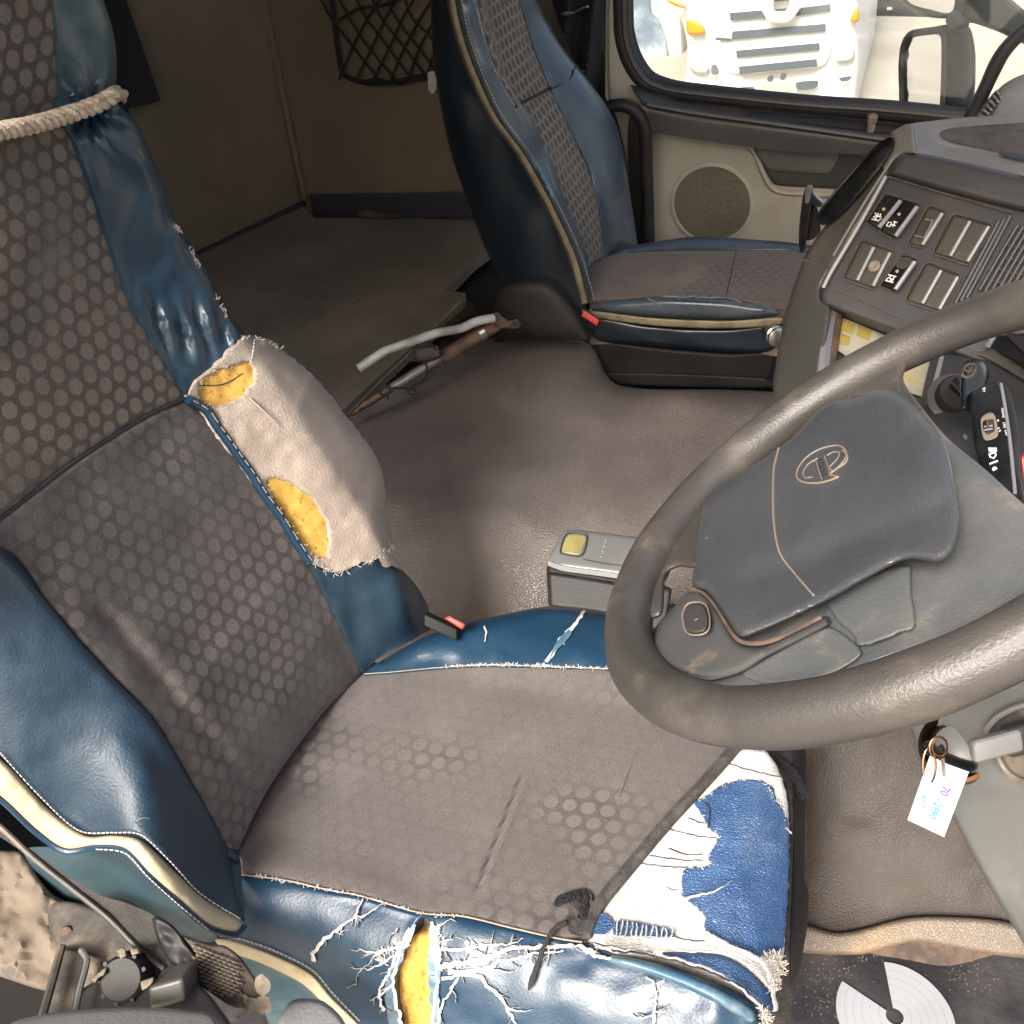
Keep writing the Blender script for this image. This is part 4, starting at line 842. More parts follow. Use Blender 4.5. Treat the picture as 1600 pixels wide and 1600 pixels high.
ptube('piping_seam', [(a+13, b) for a, b in pip_l], shift(PS, -.003), .0025, 'blackthread', pseat)
ptube('piping_seam', [(a-1, b) for a, b in pip_l], shift(PS, -.003), .0022, 'blackthread', pseat)
stitches('stitching', [(a+20, b-2) for a, b in pip_l], shift(PF, -.016), 'thread', pseat, step=6, r=.0006)
patch('back_fabric', [(742, -60, 1)]+fl[1:-1]+[(916, 420, 1), (941, 399, 1)]+fr_[1:-1]+[(795, -60, 1)], PB, 'fab_pass', pseat, sp=8, rnd=(6, .006), ext=(-.08, 0, 0), uv='yz', off=.004)
ptube('back_seam', [(806, 167), (832, 152), (860, 137), (884, 120), (912, 112)], PB, .003, 'blackthread', pseat, off=.002)
far_r = [(830, -60), (841, 0), (875, 67), (920, 127), (954, 176), (972, 225), (984, 300), (993, 377)]
patch('far_back_bolster', [(795, -60, 1)]+list(reversed(fr_))[1:-1]+[(938, 410, 1), (998, 392, 1)]+list(reversed(far_r))[1:-1]+[(830, -60, 1)], shift(PB, -.004), 'pvinyl_sheen', pseat, sp=9, rnd=(10, .012), ext=(-.1, 0, 0), bump=lambda x, y, d: -.012*np.clip(d/30, 0, 1)+.004*hnoise(x, y, 50, 4))
ptube('bolster_seam', [(861, 139), (890, 124), (899, 104)], shift(PB, -.014), .0015, 'blackthread', pseat)
ribbons('scuff', [([(842, 262), (852, 280), (864, 306)], 7, 8)], shift(PF, -.024), 'vinyl_pale', pseat, kind=None)
# cushion
pcz = lambda x, y: .462+.03*(x+.5)/.4+.02*sstep(2.06, 2.18, y)-.3*np.maximum(0, y-2.20)-6*np.maximum(0, 1.845-y)**1.8
PC = solver(lambda x, y, z: z-pcz(x, y), 1.2, 3.4)
patch('far_cushion_bolster', [(936, 408), (966, 392), (1000, 382), (1025, 377), (1092, 369), (1175, 374), (1260, 382), (1330, 400), (1330, 420), (1246, 393), (1156, 391), (1062, 391), (987, 394)], shift(PC, -.004), 'pvinyl_sheen', pseat, sp=8, rnd=(8, .01), ext=(0, 0, -.1))
patch('cushion_fabric', [(914, 420, 1), (941, 402), (987, 395), (1062, 392), (1156, 392), (1246, 393), (1330, 420, 1), (1300, 470), (1230, 485), (1167, 472), (1134, 466), (1044, 462), (987, 466), (922, 470, 1)], PC, 'fab_pcush', pseat, sp=9, rnd=(6, .005), ext=(0, 0, -.1), bump=cloth_b(.003, 40))
ptube('cushion_seam', [(1150, 393), (1143, 425), (1134, 464)], PC, .001, 'blackthread', pseat)
patch('cushion_roll', [(921, 474), (985, 468), (1044, 464), (1134, 468), (1170, 473), (1200, 477), (1222, 486), (1218, 495), (1137, 501), (1025, 497), (924, 486)], wplane(1, 1.81), 'pvinyl_sheen', pseat, sp=6, rnd=(12, .03), ext=(0, .03, -.05))
ribbons('torn_roll', [([(1036, 462), (1060, 465), (1080, 463), (1100, 466), (1130, 465), (1160, 472)], 3, 2), ([(1012, 466), (1022, 472), (1030, 478), (1034, 484)], 2, 2), ([(1060, 464), (1062, 470)], 2, 1.5), ([(1085, 464), (1086, 471)], 2, 1.5), ([(1110, 466), (1111, 472)], 2, 1.5), ([(1103, 478), (1104, 488)], 1.5, 1.5)], wplane(1, 1.795), 'vinyl_pale', pseat)
patch('cushion_piping', [(925, 486), (1025, 497), (1137, 501), (1222, 496), (1220, 507), (1137, 513), (1025, 509), (930, 496)], wplane(1, 1.803), 'pcream', pseat, sp=5, rnd=(4, .005), thick=.03)
patch('cushion_side', [(930, 496), (1025, 509), (1137, 513), (1222, 506), (1206, 548), (1137, 550), (1025, 541), (931, 531)], wplane(1, 1.815), 'pvinyl', pseat, sp=9, rnd=(8, .015), ext=(0, .34, 0), bump=cloth_b(.004, 40))
patch('seat_base', [(930, 530), (1025, 541), (1137, 550), (1210, 548), (1212, 570), (1200, 596), (1180, 600), (966, 600), (946, 580), (935, 556)], wplane(1, 1.83), 'basedark', pseat, sp=9, rnd=(8, .02), ext=(0, .3, -.0))
patch('base_foot', [(950, 582), (1195, 590), (1200, 606), (966, 601)], wplane(1, 1.82), 'basedark', pseat, sp=8, rnd=(4, .01), ext=(0, .32, -.2))
hc = patch('hinge_cover', [(770, 505), (774, 470), (785, 450), (803, 440), (830, 437), (858, 443), (880, 462), (898, 486), (914, 515), (920, 533), (880, 529), (800, 531), (772, 533)], wplane(1, 1.765), 'blackplastic', pseat, sp=8, rnd=(26, .03), ext=(0, .06, 0))
bk = patch('buckle', [(905, 482), (916, 484), (938, 500), (936, 508), (926, 514), (908, 496)], wplane(1, 1.72), 'gloss', pseat, sp=5, rnd=(4, .006), thick=.02)
patch('buckle_button', [(911, 485, 1), (936, 500, 1), (933, 509, 1), (909, 494, 1)], wplane(1, 1.712), 'red', bk, sp=5, sm=False, thick=.01, rnd=(2, .002))
kn = lathe('adjuster_knob', at(wplane(1, 1.79), 1212, 524), (.5, -.85, .1), [(.016, -.03), (.016, -.01), (.019, -.008), (.019, .0), (.015, .003), (.019, .006), (.019, .012), (.012, .016)], 'metal', pseat, k=20)

# ================================================================== rusty strut and pale tube on the sleeper edge
_w = wplane(2, .345)
ST = pl((548, 645, one(_w, 548, 645)), (800, 505, one(wplane(1, 1.70), 800, 505)), (700, 600, one(_w, 700, 600)-.03))
strut = root('gas_strut', 'rusty gas strut wrapped in black wire lying behind the tunnel', 'strut', at(ST, 660, 560))
tube('rod', [at(ST, 548, 645), at(ST, 615, 605), at(ST, 700, 553)], .008, 'rusty', strut, k=10)
tube('cylinder', [at(ST, 690, 560), at(ST, 735, 531), at(ST, 776, 506)], .014, 'rusty', strut, k=12)
tube('collar', [at(ST, 748, 522), at(ST, 756, 517)], .0165, 'metal', strut, k=12)
tube('inner_rod', [at(ST, 612, 606), at(ST, 724, 536)], .009, 'silver', strut, k=10)
patch('end_bracket', [(768, 492), (778, 489), (792, 500), (808, 499), (814, 507), (808, 514), (790, 512), (776, 512)], shift(ST, -.02), 'rusty', strut, sp=4, thick=.014, rag=1, rs=5, rnd=(4, .006))
patch('bracket_eye', [(799, 502), (808, 502), (809, 509), (800, 509)], shift(ST, -.022), 'rubber', strut, sp=3, thick=.003)
tube('carton_roll', [at(ST, 650, 556, -.02), at(ST, 684, 549, -.02)], .013, 'webtan', strut, k=12)
for ln in ([(595, 612), (604, 600), (610, 612), (600, 620), (592, 610)], [(632, 566), (660, 563), (668, 580), (658, 598), (650, 600)], [(612, 606), (630, 606), (646, 608), (652, 614), (642, 616), (634, 606)], [(668, 530), (680, 545), (692, 553), (688, 558), (676, 562)], [(620, 582), (616, 588), (610, 586), (622, 578)], [(560, 640), (580, 632), (604, 614), (606, 624)]):
    ptube('wire', ln, shift(ST, -.03), .0022, 'cord', strut, k=5)
ptube('bronze_wire', [(532, 660), (600, 590), (640, 552), (690, 500), (720, 470)], shift(ST, -.012), .0014, 'rusty', strut, k=5)
TB = shift(ST, -.035)
pt = ptube('plastic_tube', [(560, 576), (575, 566), (600, 549), (612, 545), (680, 521), (720, 513), (745, 502), (772, 497)], TB, .0085, 'tube', None, k=12); tag(pt, 'pale bent plastic tube lying across the sleeper floor edge', 'tube')
t_end = at(TB, 559.5, 576.5, -.004); dr = at(TB, 575, 566)-at(TB, 560, 576); lathe('tube_bore', t_end, -dr, [(.005, 0), (.005, .0006)], 'rubber', pt, k=12)

# ================================================================== passenger door
DY = 2.42
DP = wplane(1, DY)
door = root('passenger_door', 'cream passenger door with dark belt rail and speaker', 'door', (-.2, DY, FLOOR_Z))
patch('door_panel', [(985, 150, 1), (1500, 200, 1), (1600, 230, 1), (1600, 560, 1), (1000, 560, 1), (1000, 300)], DP, 'doorcream', door, sp=24, sm=False, thick=.04)
patch('door_frame', [(950, -60, 1), (974, -60, 1), (976, 40), (990, 100), (1012, 130, 1), (1018, 380, 1), (986, 400, 1), (952, 170)], wplane(1, 2.40), 'doorcream', door, sp=10, thick=.05, rnd=(6, .008))
# raised ridge of the panel around the pocket
ptube('panel_ridge', [(1160, 222), (1178, 236), (1192, 268), (1206, 292), (1226, 300), (1300, 304)], DP, .008, 'doorcream', door)
patch('pocket', [(1172, 224, 1), (1188, 252), (1204, 282), (1216, 290), (1300, 295, 1), (1345, 300, 1), (1362, 235, 1)], shift(DP, -.006), 'doordark', door, sp=8, thick=.01, rnd=(4, .004))
patch('pocket_insert', [(1182, 228), (1196, 262), (1210, 268), (1290, 272), (1303, 262), (1308, 236)], shift(DP, -.014), 'doorgrey', door, sp=8, thick=.008, rnd=(6, .006))
sp_c = at(DP, 1112, 319)
lathe('speaker_ring', sp_c, (0, -1, 0), [(.103, -.005), (.103, .002), (.098, .006), (.093, .006), (.091, .003)], 'doorcream', door, k=48)
lathe('speaker_grille', sp_c, (0, -1, 0), [(.0915, .0), (.0915, .003), (.06, .006), (.03, .0075), (.005, .008)], 'grille', door, k=48)
# belt rail: top ledge and front face
BR = wplane(1, 2.335)
belt = patch('belt_rail', [(1000, 152), (1014, 160), (1090, 176), (1200, 190), (1300, 203), (1400, 217), (1480, 226, 1), (1480, 258, 1), (1372, 243), (1250, 238), (1172, 230), (1062, 214), (1020, 204), (1010, 190)], BR, 'doordark', door, sp=8, rnd=(14, .025), thick=.07, edges=[(1000, 152), (1014, 160), (1090, 176), (1200, 190), (1300, 203), (1400, 217), (1480, 226)])
patch('belt_ledge', [(984, 128), (1012, 142), (1062, 152), (1180, 166), (1300, 178), (1400, 190), (1500, 200), (1490, 232), (1400, 222), (1300, 208), (1200, 195), (1090, 180), (1014, 166), (996, 152)], rbf([(x, y, one(wplane(1, 2.41), x, y)) for x, y in ((984, 128), (1062, 150), (1180, 164), (1300, 176), (1500, 198))]+[(x, y, one(wplane(1, 2.345), x, y)) for x, y in ((996, 152), (1090, 178), (1200, 192), (1300, 206), (1490, 230))]), 'doordark', door, sp=8, thick=.03, rnd=(5, .006))
LDG = rbf([(x, y, one(wplane(1, 2.41), x, y)) for x, y in ((984, 128), (1062, 150), (1180, 164), (1300, 176), (1500, 198))]+[(x, y, one(wplane(1, 2.345), x, y)) for x, y in ((996, 152), (1090, 178), (1200, 192), (1300, 206), (1490, 230))])
patch('ledge_recess', [(1166, 172, 1), (1250, 180), (1420, 196, 1), (1420, 212, 1), (1300, 198), (1164, 184, 1)], shift(LDG, -.004), 'rubber', door, sp=7, thick=.003)
for a, b in ((1046, 1086), (1098, 1142), (1152, 1196), (1206, 1252), (1262, 1306)):
    patch('demist_slot', [(a, 153+(a-1046)*.105, 1), (b, 153+(b-1046)*.105, 1), (b, 156+(b-1046)*.105, 1), (a, 155+(a-1046)*.105, 1)], shift(LDG, -.006), 'rubber', door, sm=False, sp=6, thick=.003)
ptube('ledge_edge', [(1010, 163), (1090, 177), (1200, 192), (1300, 206), (1390, 219)], shift(LDG, -.01), .006, 'doordark', door)
lathe('lock_pin', at(LDG, 1360, 204), (0, -.1, 1), [(.009, -.005), (.009, .018), (.011, .02), (.011, .032), (.006, .036)], 'tan', door, k=14)
wr = [(972, -60), (973, 20), (975, 55), (986, 92), (1006, 122), (1030, 134), (1062, 141), (1250, 161), (1381, 170), (1503, 182), (1560, 188)]
ptube('window_rubber', [(a-2, b+2) for a, b in wr], wplane(1, 2.415), .022, 'rubber', door, k=10)
ptube('inner_rubber', [(a+9, b-5) for a, b in wr], wplane(1, 2.43), .012, 'rubber', door, k=8)
ptube('rubber_lip', [(a+2, b+2) for a, b in wr], wplane(1, 2.395), .006, 'doordark', door, k=7)
Pg = [(-.70, 2.445, .58), (.40, 2.445, .58), (.40, 2.445, 1.55), (-.70, 2.445, 1.55)]
obj('window_pane', Pg+[(a, b+.005, c) for a, b, c in Pg], [(0, 1, 2, 3), (7, 6, 5, 4), (0, 4, 5, 1), (1, 5, 6, 2), (2, 6, 7, 3), (3, 7, 4, 0)], 'glass', door)
abox('upper_frame', (-.72, 2.40, 1.5), (.45, 2.47, 1.6), 'doordark', door, bev=.01)
HR = wplane(1, 2.33)
gh = ptube('grab_handle', [(948, 168), (970, 164), (988, 170), (1002, 186), (1008, 210), (1010, 260), (1012, 320), (1014, 392)], HR, .015, 'blackplastic', None, k=12); tag(gh, 'black grab handle on the pillar beside the passenger seat', 'handle')
patch('handle_channel', [(984, 180), (1004, 190), (1010, 260), (1012, 380), (990, 380), (982, 260)], wplane(1, 2.385), 'rubber', gh, sp=8, thick=.02)
# black curtain at the pillar
CT = wplane(1, 2.36)
cu = patch('curtain', [(842, -60, 1), (948, -60, 1), (945, 40), (946, 150), (962, 180), (975, 230), (983, 290), (990, 360), (970, 300), (930, 140), (890, 80)], CT, 'curtain', None, sp=7, thick=.01, bump=lambda x, y, d: .022*np.sin(x/6.5+y/60)); tag(cu, 'black gathered curtain between passenger seat and window', 'curtain')
cl = patch('curtain_clasp', [(876, 22), (884, 17), (896, 17), (906, 12), (918, 8), (920, 12), (906, 18), (896, 24), (884, 27)], shift(CT, -.04), 'metal', None, sp=4, thick=.006, rnd=(3, .004)); tag(cl, 'small shiny metal clasp on the black curtain', 'clasp')
# A-pillar strip
pillar = patch('windscreen_pillar', [(1503, 190), (1512, 170), (1530, 132), (1548, 92), (1568, 64), (1600, 34), (1640, 5), (1640, 40), (1606, 58), (1580, 84), (1562, 116), (1544, 154), (1528, 192)], wplane(1, 2.38), 'rubber', None, sp=7, thick=.05, rnd=(8, .02)); tag(pillar, 'curved black windscreen pillar beyond the dashboard', 'pillar')

# ================================================================== dashboard
dash = root('dashboard', 'grey dashboard with switch panel beside the steering wheel', 'dashboard', (.2, 1.4, .3))
D0 = 1.32; Pbl = P(1300, 450, D0)
def onz_(x, y, z): v = rays([x], [y])[0]; return CAM+v*(z-CAM[2])/v[2]
rdir = onz_(1472, 505, Pbl[2])-Pbl; rdir /= np.linalg.norm(rdir)
vt = rays([1384], [278])[0]; Dt = ((Pbl-CAM)@rdir)/(vt@rdir); Ptl = CAM+vt*Dt
cdir = Ptl-Pbl; cdir /= np.linalg.norm(cdir); pn = np.cross(rdir, cdir); pn /= np.linalg.norm(pn)
if pn@CD > 0: pn = -pn
PAN = nplane(Pbl, pn)
print('panel', rdir, cdir, pn, Dt)
# side shell and bezel
SID = rbf([(1300, 450, one(PAN, 1300, 450)), (1384, 278, one(PAN, 1384, 278)), (1412, 240, one(PAN, 1412, 240)), (1250, 400, one(PAN, 1300, 450)+.07), (1287, 322, one(PAN, 1330, 380)+.1), (1392, 208, one(PAN, 1384, 278)+.06), (1217, 612, 1.33), (1290, 600, 1.22)])
patch('side_shell', [(1396, 207), (1376, 236), (1330, 300), (1290, 352), (1262, 392), (1246, 430), (1232, 472), (1222, 512), (1212, 570), (1208, 606), (1218, 640), (1270, 650), (1284, 600), (1292, 530), (1297, 480), (1284, 470), (1283, 452), (1300, 420), (1384, 280), (1404, 246), (1430, 240, 1), (1428, 192, 1), (1412, 196)], SID, 'dashside', dash, sp=8, rnd=(9, .014), thick=.05)
patch('end_cap', [(1392, 208), (1410, 197), (1428, 192, 1), (1432, 240, 1), (1412, 240), (1396, 252), (1384, 268), (1376, 262), (1390, 240), (1396, 222)], shift(SID, -.006), 'dashlight', dash, sp=6, rnd=(7, .012), thick=.03)
patch('bezel', [(1404, 241), (1431, 239), (1500, 252), (1620, 280, 1), (1620, 560, 1), (1560, 580, 1), (1420, 526, 1), (1380, 512), (1290, 478), (1282, 466), (1284, 450), (1296, 424), (1340, 350), (1384, 272), (1392, 254)], shift(PAN, .004), 'dashgrey', dash, sp=9, rnd=(8, .012), ext=tuple(-pn*.08))
patch('brow', [(1408, 240), (1431, 238), (1500, 251), (1620, 279, 1), (1620, 336, 1), (1500, 306), (1400, 277), (1388, 272), (1394, 256)], shift(PAN, -.012), 'dashgrey', dash, sp=7, rnd=(12, .016), thick=.03)
ptube('dust_line', [(1388, 276), (1450, 295), (1530, 318), (1585, 333)], shift(PAN, -.001), .0008, 'rust', dash)
ptube('panel_edge', [(1286, 450), (1298, 426), (1342, 352), (1384, 276)], shift(PAN, -.002), .003, 'ridge', dash)
ptube('dust_line', [(1300, 452), (1330, 463), (1375, 484), (1420, 502), (1440, 510)], shift(PAN, .003), .0008, 'rust', dash)
# hood top
HT = rbf([(1428, 192, one(SID, 1428, 192)), (1432, 240, one(PAN, 1432, 240)-.012), (1600, 276, one(PAN, 1600, 276)-.012), (1600, 178, one(PAN, 1600, 276)+.2), (1500, 185, one(PAN, 1500, 250)+.17), (1460, 210, one(PAN, 1440, 240)+.08)])
hood = patch('dash_top', [(1428, 192, 1), (1500, 184), (1560, 180), (1640, 172, 1), (1640, 290, 1), (1600, 276), (1500, 252), (1432, 239, 1)], HT, 'dashlight', dash, sp=9, rnd=(5, .006), thick=.05)
patch('tray_rim', [(1452, 206), (1462, 198), (1484, 193), (1540, 187), (1640, 180, 1), (1640, 262, 1), (1540, 240), (1466, 225), (1456, 216)], shift(HT, -.006), 'dashlight', hood, sp=7, rnd=(8, .01), thick=.02)
patch('tray_mat', [(1468, 208), (1486, 200), (1640, 188, 1), (1640, 254, 1), (1540, 233), (1480, 220)], shift(HT, -.009), 'traymat', hood, sp=7, thick=.004)
patch('tray_slot', [(1562, 238), (1580, 237), (1602, 244), (1620, 252), (1600, 250), (1572, 244)], shift(HT, -.012), 'rubber', hood, sp=5, thick=.003)
# dark well on the side, with black flap
patch('side_well', [(1392, 214), (1394, 228), (1388, 244), (1362, 280), (1318, 330), (1288, 352), (1276, 340), (1288, 318), (1330, 268), (1370, 226)], shift(SID, -.005), 'gloss', dash, sp=7, thick=.01, rnd=(6, -.012))
fl2 = patch('side_flap', [(1256, 300), (1262, 290), (1270, 292), (1268, 320), (1264, 350), (1258, 388), (1252, 396), (1248, 380), (1250, 340)], shift(SID, -.03), 'gloss', dash, sp=6, thick=.012, rnd=(4, .006))
patch('flap_tip', [(1258, 296), (1264, 289), (1270, 291), (1264, 316), (1258, 318)], shift(SID, -.034), 'silver', fl2, sp=4, thick=.004, rnd=(3, .003))
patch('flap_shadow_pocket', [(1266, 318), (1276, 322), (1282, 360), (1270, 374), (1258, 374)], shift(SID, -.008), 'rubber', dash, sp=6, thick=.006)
patch('chrome_catch', [(1270, 300), (1280, 308), (1288, 318), (1280, 324), (1268, 316)], shift(SID, -.028), 'metal', dash, sp=4, thick=.01, rnd=(5, .008))
ptube('shell_joint', [(1254, 405), (1270, 412), (1300, 420)], shift(SID, -.001), .0012, 'rust', dash)
ptube('shell_crease', [(1302, 400), (1350, 318), (1394, 250)], shift(SID, -.004), .0018, 'dashlight', dash)
# lower centre face: sticker tray
LOW = pl((1300, 490, one(PAN, 1300, 470)+.03), (1460, 560, one(PAN, 1420, 510)+.03), (1300, 600, 1.22))
patch('lower_face', [(1296, 478), (1420, 524), (1560, 580), (1640, 620, 1), (1640, 800, 1), (1500, 760, 1), (1290, 640, 1), (1288, 560)], shift(LOW, .02), 'dashside', dash, sp=14, thick=.05)
ptube('lower_post', [(1300, 480), (1292, 530), (1284, 600)], LOW, .008, 'ridge', dash)
ptube('lower_post', [(1311, 486), (1304, 530), (1294, 600)], LOW, .006, 'rusty', dash)
stk = patch('worn_sticker', [(1311, 494, 1), (1382, 523, 1), (1466, 556, 1), (1446, 622, 1), (1400, 606, 1), (1302, 543, 1)], shift(LOW, .008), 'sticker', dash, sm=False, sp=9, thick=.002)
for q in ([(1315, 498), (1335, 506), (1332, 522), (1312, 515)], [(1341, 508), (1361, 516), (1358, 532), (1338, 524)], [(1312, 520), (1328, 526), (1326, 540), (1310, 536)]):
    patch('sticker_print', [(a, b, 1) for a, b in q], shift(LOW, .006), 'stickeryellow', stk, sm=False, sp=6, thick=.001)
# switches and blanks
def slot(q, kind):
    q = np.array(q, float); c = q.mean(0); out = c+(q-c)*1.06
    base = patch({'rocker': 'rocker_switch', 'blank': 'blank_cover', 'port': 'socket_cover'}[kind], [tuple(p)+(1,) for p in q], shift(PAN, .002 if kind != 'rocker' else -.004), 'gloss' if kind == 'rocker' else 'blank', dash, sm=True, sp=5, thick=.012 if kind != 'rocker' else .02, rnd=(4, .003))
    lp = [tuple(p) for p in catmull([tuple(out[0]*.9+out[1]*.1), tuple(out[0]*.1+out[1]*.9), tuple(out[1]*.9+out[2]*.1), tuple(out[1]*.1+out[2]*.9), tuple(out[2]*.9+out[3]*.1), tuple(out[2]*.1+out[3]*.9), tuple(out[3]*.9+out[0]*.1), tuple(out[3]*.1+out[0]*.9)], 4, True)]
    ptube('dust_rim', lp, shift(PAN, .0), .0007, 'rust', base, closed=True, smooth=False, k=5)
    return base, q
def rib(base, q, t, o=-.002, r=.0026, mt='ridge'):
    a = q[0]+(q[1]-q[0])*t; b = q[3]+(q[2]-q[3])*t; a, b = a+(b-a)*.06, a+(b-a)*.95
    ptube('rib', [tuple(a), tuple(b)], shift(PAN, o), r, mt, base, k=7, smooth=False)
s1, q1 = slot([(1383, 304), (1410, 311), (1372, 358), (1354, 346)], 'rocker'); rib(s1, q1, .98, -.012, .003)
s2, q2 = slot([(1411, 312), (1436, 320), (1398, 372), (1375, 360)], 'rocker'); rib(s2, q2, .98, -.014, .003)
s3, q3 = slot([(1451, 322), (1477, 331), (1442, 386), (1419, 380)], 'port'); rib(s3, q3, .9)
s4, q4 = slot([(1490, 335), (1551, 352), (1514, 413), (1458, 395)], 'blank'); rib(s4, q4, .45); rib(s4, q4, .93)
s5, q5 = slot([(1346, 376), (1396, 393), (1366, 451), (1318, 434)], 'blank'); rib(s5, q5, .42); rib(s5, q5, .93)
s6, q6 = slot([(1410, 399), (1432, 406), (1398, 455), (1376, 445)], 'rocker'); rib(s6, q6, .98, -.012, .003)
s7, q7 = slot([(1448, 410), (1502, 431), (1470, 487), (1415, 469)], 'blank'); rib(s7, q7, .45); rib(s7, q7, .93)
patch('rocker_dip', [(1408, 402), (1426, 406), (1414, 420), (1400, 416)], shift(PAN, -.006), 'rubber', s6, sp=4, thick=.003)
lathe('drilled_scar', at(PAN, 1366, 416, -.001), pn, [(.008, 0), (.0075, .0015), (.005, .003), (.002, .002)], 'print', s5, k=12)
patch('socket', [(1446, 345, 1), (1455, 345, 1), (1442, 370, 1), (1432, 367, 1)], shift(PAN, -.001), 'rubber', s3, sm=False, sp=5, thick=.003)
ptube('socket_rim', [(1446, 343), (1458, 345), (1444, 372), (1430, 368)], shift(PAN, -.001), .0014, 'print', s3, smooth=False)
for i, (px, py, s) in enumerate(((1381, 327, s1), (1405, 335, s2), (1402, 424, s6))):
    lathe('indicator', at(PAN, px, py, -.006), pn, [(.0022, 0), (.0022, .001), (.001, .0014)], 'gold', s, k=8)
def icon(par, segs, r=.0008, o=-.0065):
    merge('icon', [tube_vf([at(PAN, *p, o) for p in s], r, 5) for s in segs], 'whiteprint', par)
def ic(c, segs, ax=(6.2, 1.6), ay=(3.1, -6.0)):   # icon units to pixels on the panel
    return [[(c[0]+u*ax[0]+v*ay[0], c[1]+u*ax[1]+v*ay[1]) for u, v in s] for s in segs]
icon(s1, ic((1371, 339), [[(-1, -.8), (.9, -.8)], [(-.7, .2), (.9, .2)], [(-.2, -.8), (-.2, .9)], [(.4, .2), (.4, .9)], [(-.9, -.2), (-.5, -.2)], [(.7, -.5), (1.1, -.2)], [(-1, .8), (-.6, .6)]]))
icon(s2, ic((1394, 349), [[(-1, -.9), (-1, .1), (-.2, .1), (-.2, -.9), (-1, -.9)], [(-.2, -.3), (1, -.3)], [(.5, -.8), (.5, .5)], [(.1, .5), (1, .5)]]))
icon(s6, ic((1392, 435), [[(-1, -.8), (1, -.8)], [(-1, .7), (1, .7)], [(-.8, -.8), (-.8, -.2), (-.3, .3), (-.3, .7)], [(.6, -.8), (.6, .7)], [(-.2, -.1), (.6, -.1)], [(0, -.8), (.3, -.1)]]))
for nm, lo, hi in (('unseen_binnacle', (.42, .30, .72), (.85, 1.12, 1.02)), ('unseen_under_dash', (.50, .28, .25), (.9, 1.2, .74))):  # unseen dash boxes, added to shade the footwell and lower tunnel
    abox(nm, lo, hi, 'dashgrey', dash, bev=.03)
# vent
vent = patch('air_vent', [(1590, 346), (1640, 356, 1), (1640, 470, 1), (1540, 510), (1520, 500), (1538, 450), (1578, 368)], shift(PAN, .006), 'rubber', dash, sp=8, thick=.02)
for k in range(8):
    ptube('vent_slat', [(1590+k*8, 352+k*3), (1560+k*8, 402+k*3), (1530+k*8, 454+k*3)], shift(PAN, -.002), .0022, 'dashgrey', vent, k=6)
for k in range(5):
    ptube('vent_fin', [(1576-k*10, 384+k*18), (1610-k*10, 392+k*18), (1640-k*10, 400+k*18)], shift(PAN, .001), .0016, 'rust', vent, k=5)
for k in range(3):
    ptube('vent_surround', [(1578-k*9, 338+k*4), (1556-k*9, 380+k*4), (1510-k*9, 466+k*4)], shift(PAN, -.0), .0028, 'dashgrey', dash)
# fan / defroster pod behind
pod = patch('defroster_pod', [(1540, 190), (1552, 152), (1568, 132), (1600, 116), (1650, 110, 1), (1650, 200, 1)], pl((1540, 180, 2.0), (1650, 180, 1.9), (1600, 120, 2.1)), 'dashlight', dash, sp=7, rnd=(16, .05), thick=.1)
patch('pod_grille', [(1526, 184), (1540, 160), (1558, 140), (1564, 146), (1560, 162), (1546, 184)], pl((1540, 180, 1.985), (1650, 180, 1.9), (1600, 120, 2.09)), 'rubber', pod, sp=5, thick=.01)
for k in range(6):
    ptube('pod_fin', [(1531+k*5.4, 180-k*7.4), (1539+k*5, 184-k*6.4)], pl((1540, 180, 1.975), (1650, 180, 1.89), (1600, 120, 2.08)), .003, 'tan', pod, k=5, smooth=False)
# heater panel with rotary knob behind the wheel
HP = pl((1470, 560, 1.24), (1600, 600, 1.14), (1500, 700, 1.10))
hp = patch('heater_panel', [(1455, 552, 1), (1500, 545, 1), (1650, 610, 1), (1650, 860, 1), (1500, 760), (1440, 660)], HP, 'dashgrey', dash, sp=10, thick=.03)
hn = np.cross(P(1600, 600, one(HP, 1600, 600))-P(1470, 560, one(HP, 1470, 560)), P(1500, 700, one(HP, 1500, 700))-P(1470, 560, one(HP, 1470, 560))); hn /= np.linalg.norm(hn); hn = -hn if hn@CD > 0 else hn; hn = hn-1.6*CD; hn /= np.linalg.norm(hn)
hc0 = at(HP, 1492, 624); lathe('dial_base', hc0, hn, [(.031, 0), (.031, .004), (.028, .006)], 'dashside', hp, k=32)
lathe('heater_knob', hc0, hn, [(.0235, .004), (.0225, .016), (.020, .02), (.008, .021)], 'blackplastic', hp, k=28)
box('knob_grip', hc0+hn*.024, (P(1505, 640, 1)-P(1480, 612, 1))*.55, (P(1485, 640, 1)-P(1490, 634, 1))*1.0, hn*.006, 'gloss', hp, bev=.002)
ptube('cold_mark', [(1470, 612), (1474, 600), (1482, 592), (1494, 588), (1503, 590)], shift(HP, -.007), .0022, 'blueprint', hp)
ptube('hot_mark', [(1488, 596), (1496, 593), (1504, 595)], shift(HP, -.008), .0016, 'redprint', hp)
ptube('knob_mark', [(1470, 614), (1474, 618)], shift(HP, -.022), .0012, 'whiteprint', hp, smooth=False)
ptube('panel_trim', [(1472, 556), (1462, 594), (1450, 630)], shift(HP, -.002), .003, 'ridge', hp)
patch('panel_stud', [(1504, 680), (1508, 678), (1512, 684), (1508, 687)], shift(HP, -.003), 'ridge', hp, sp=3, thick=.002)
patch('upper_trim', [(1490, 548), (1540, 560), (1650, 620), (1650, 570), (1560, 540)], shift(HP, -.012), 'dashside', dash, sp=9, thick=.02, rnd=(5, .006))
patch('display_bezel', [(1545, 535), (1562, 516), (1576, 512), (1650, 545), (1650, 600), (1590, 566)], shift(HP, -.03), 'gloss', dash, sp=8, thick=.02, rnd=(4, .004))
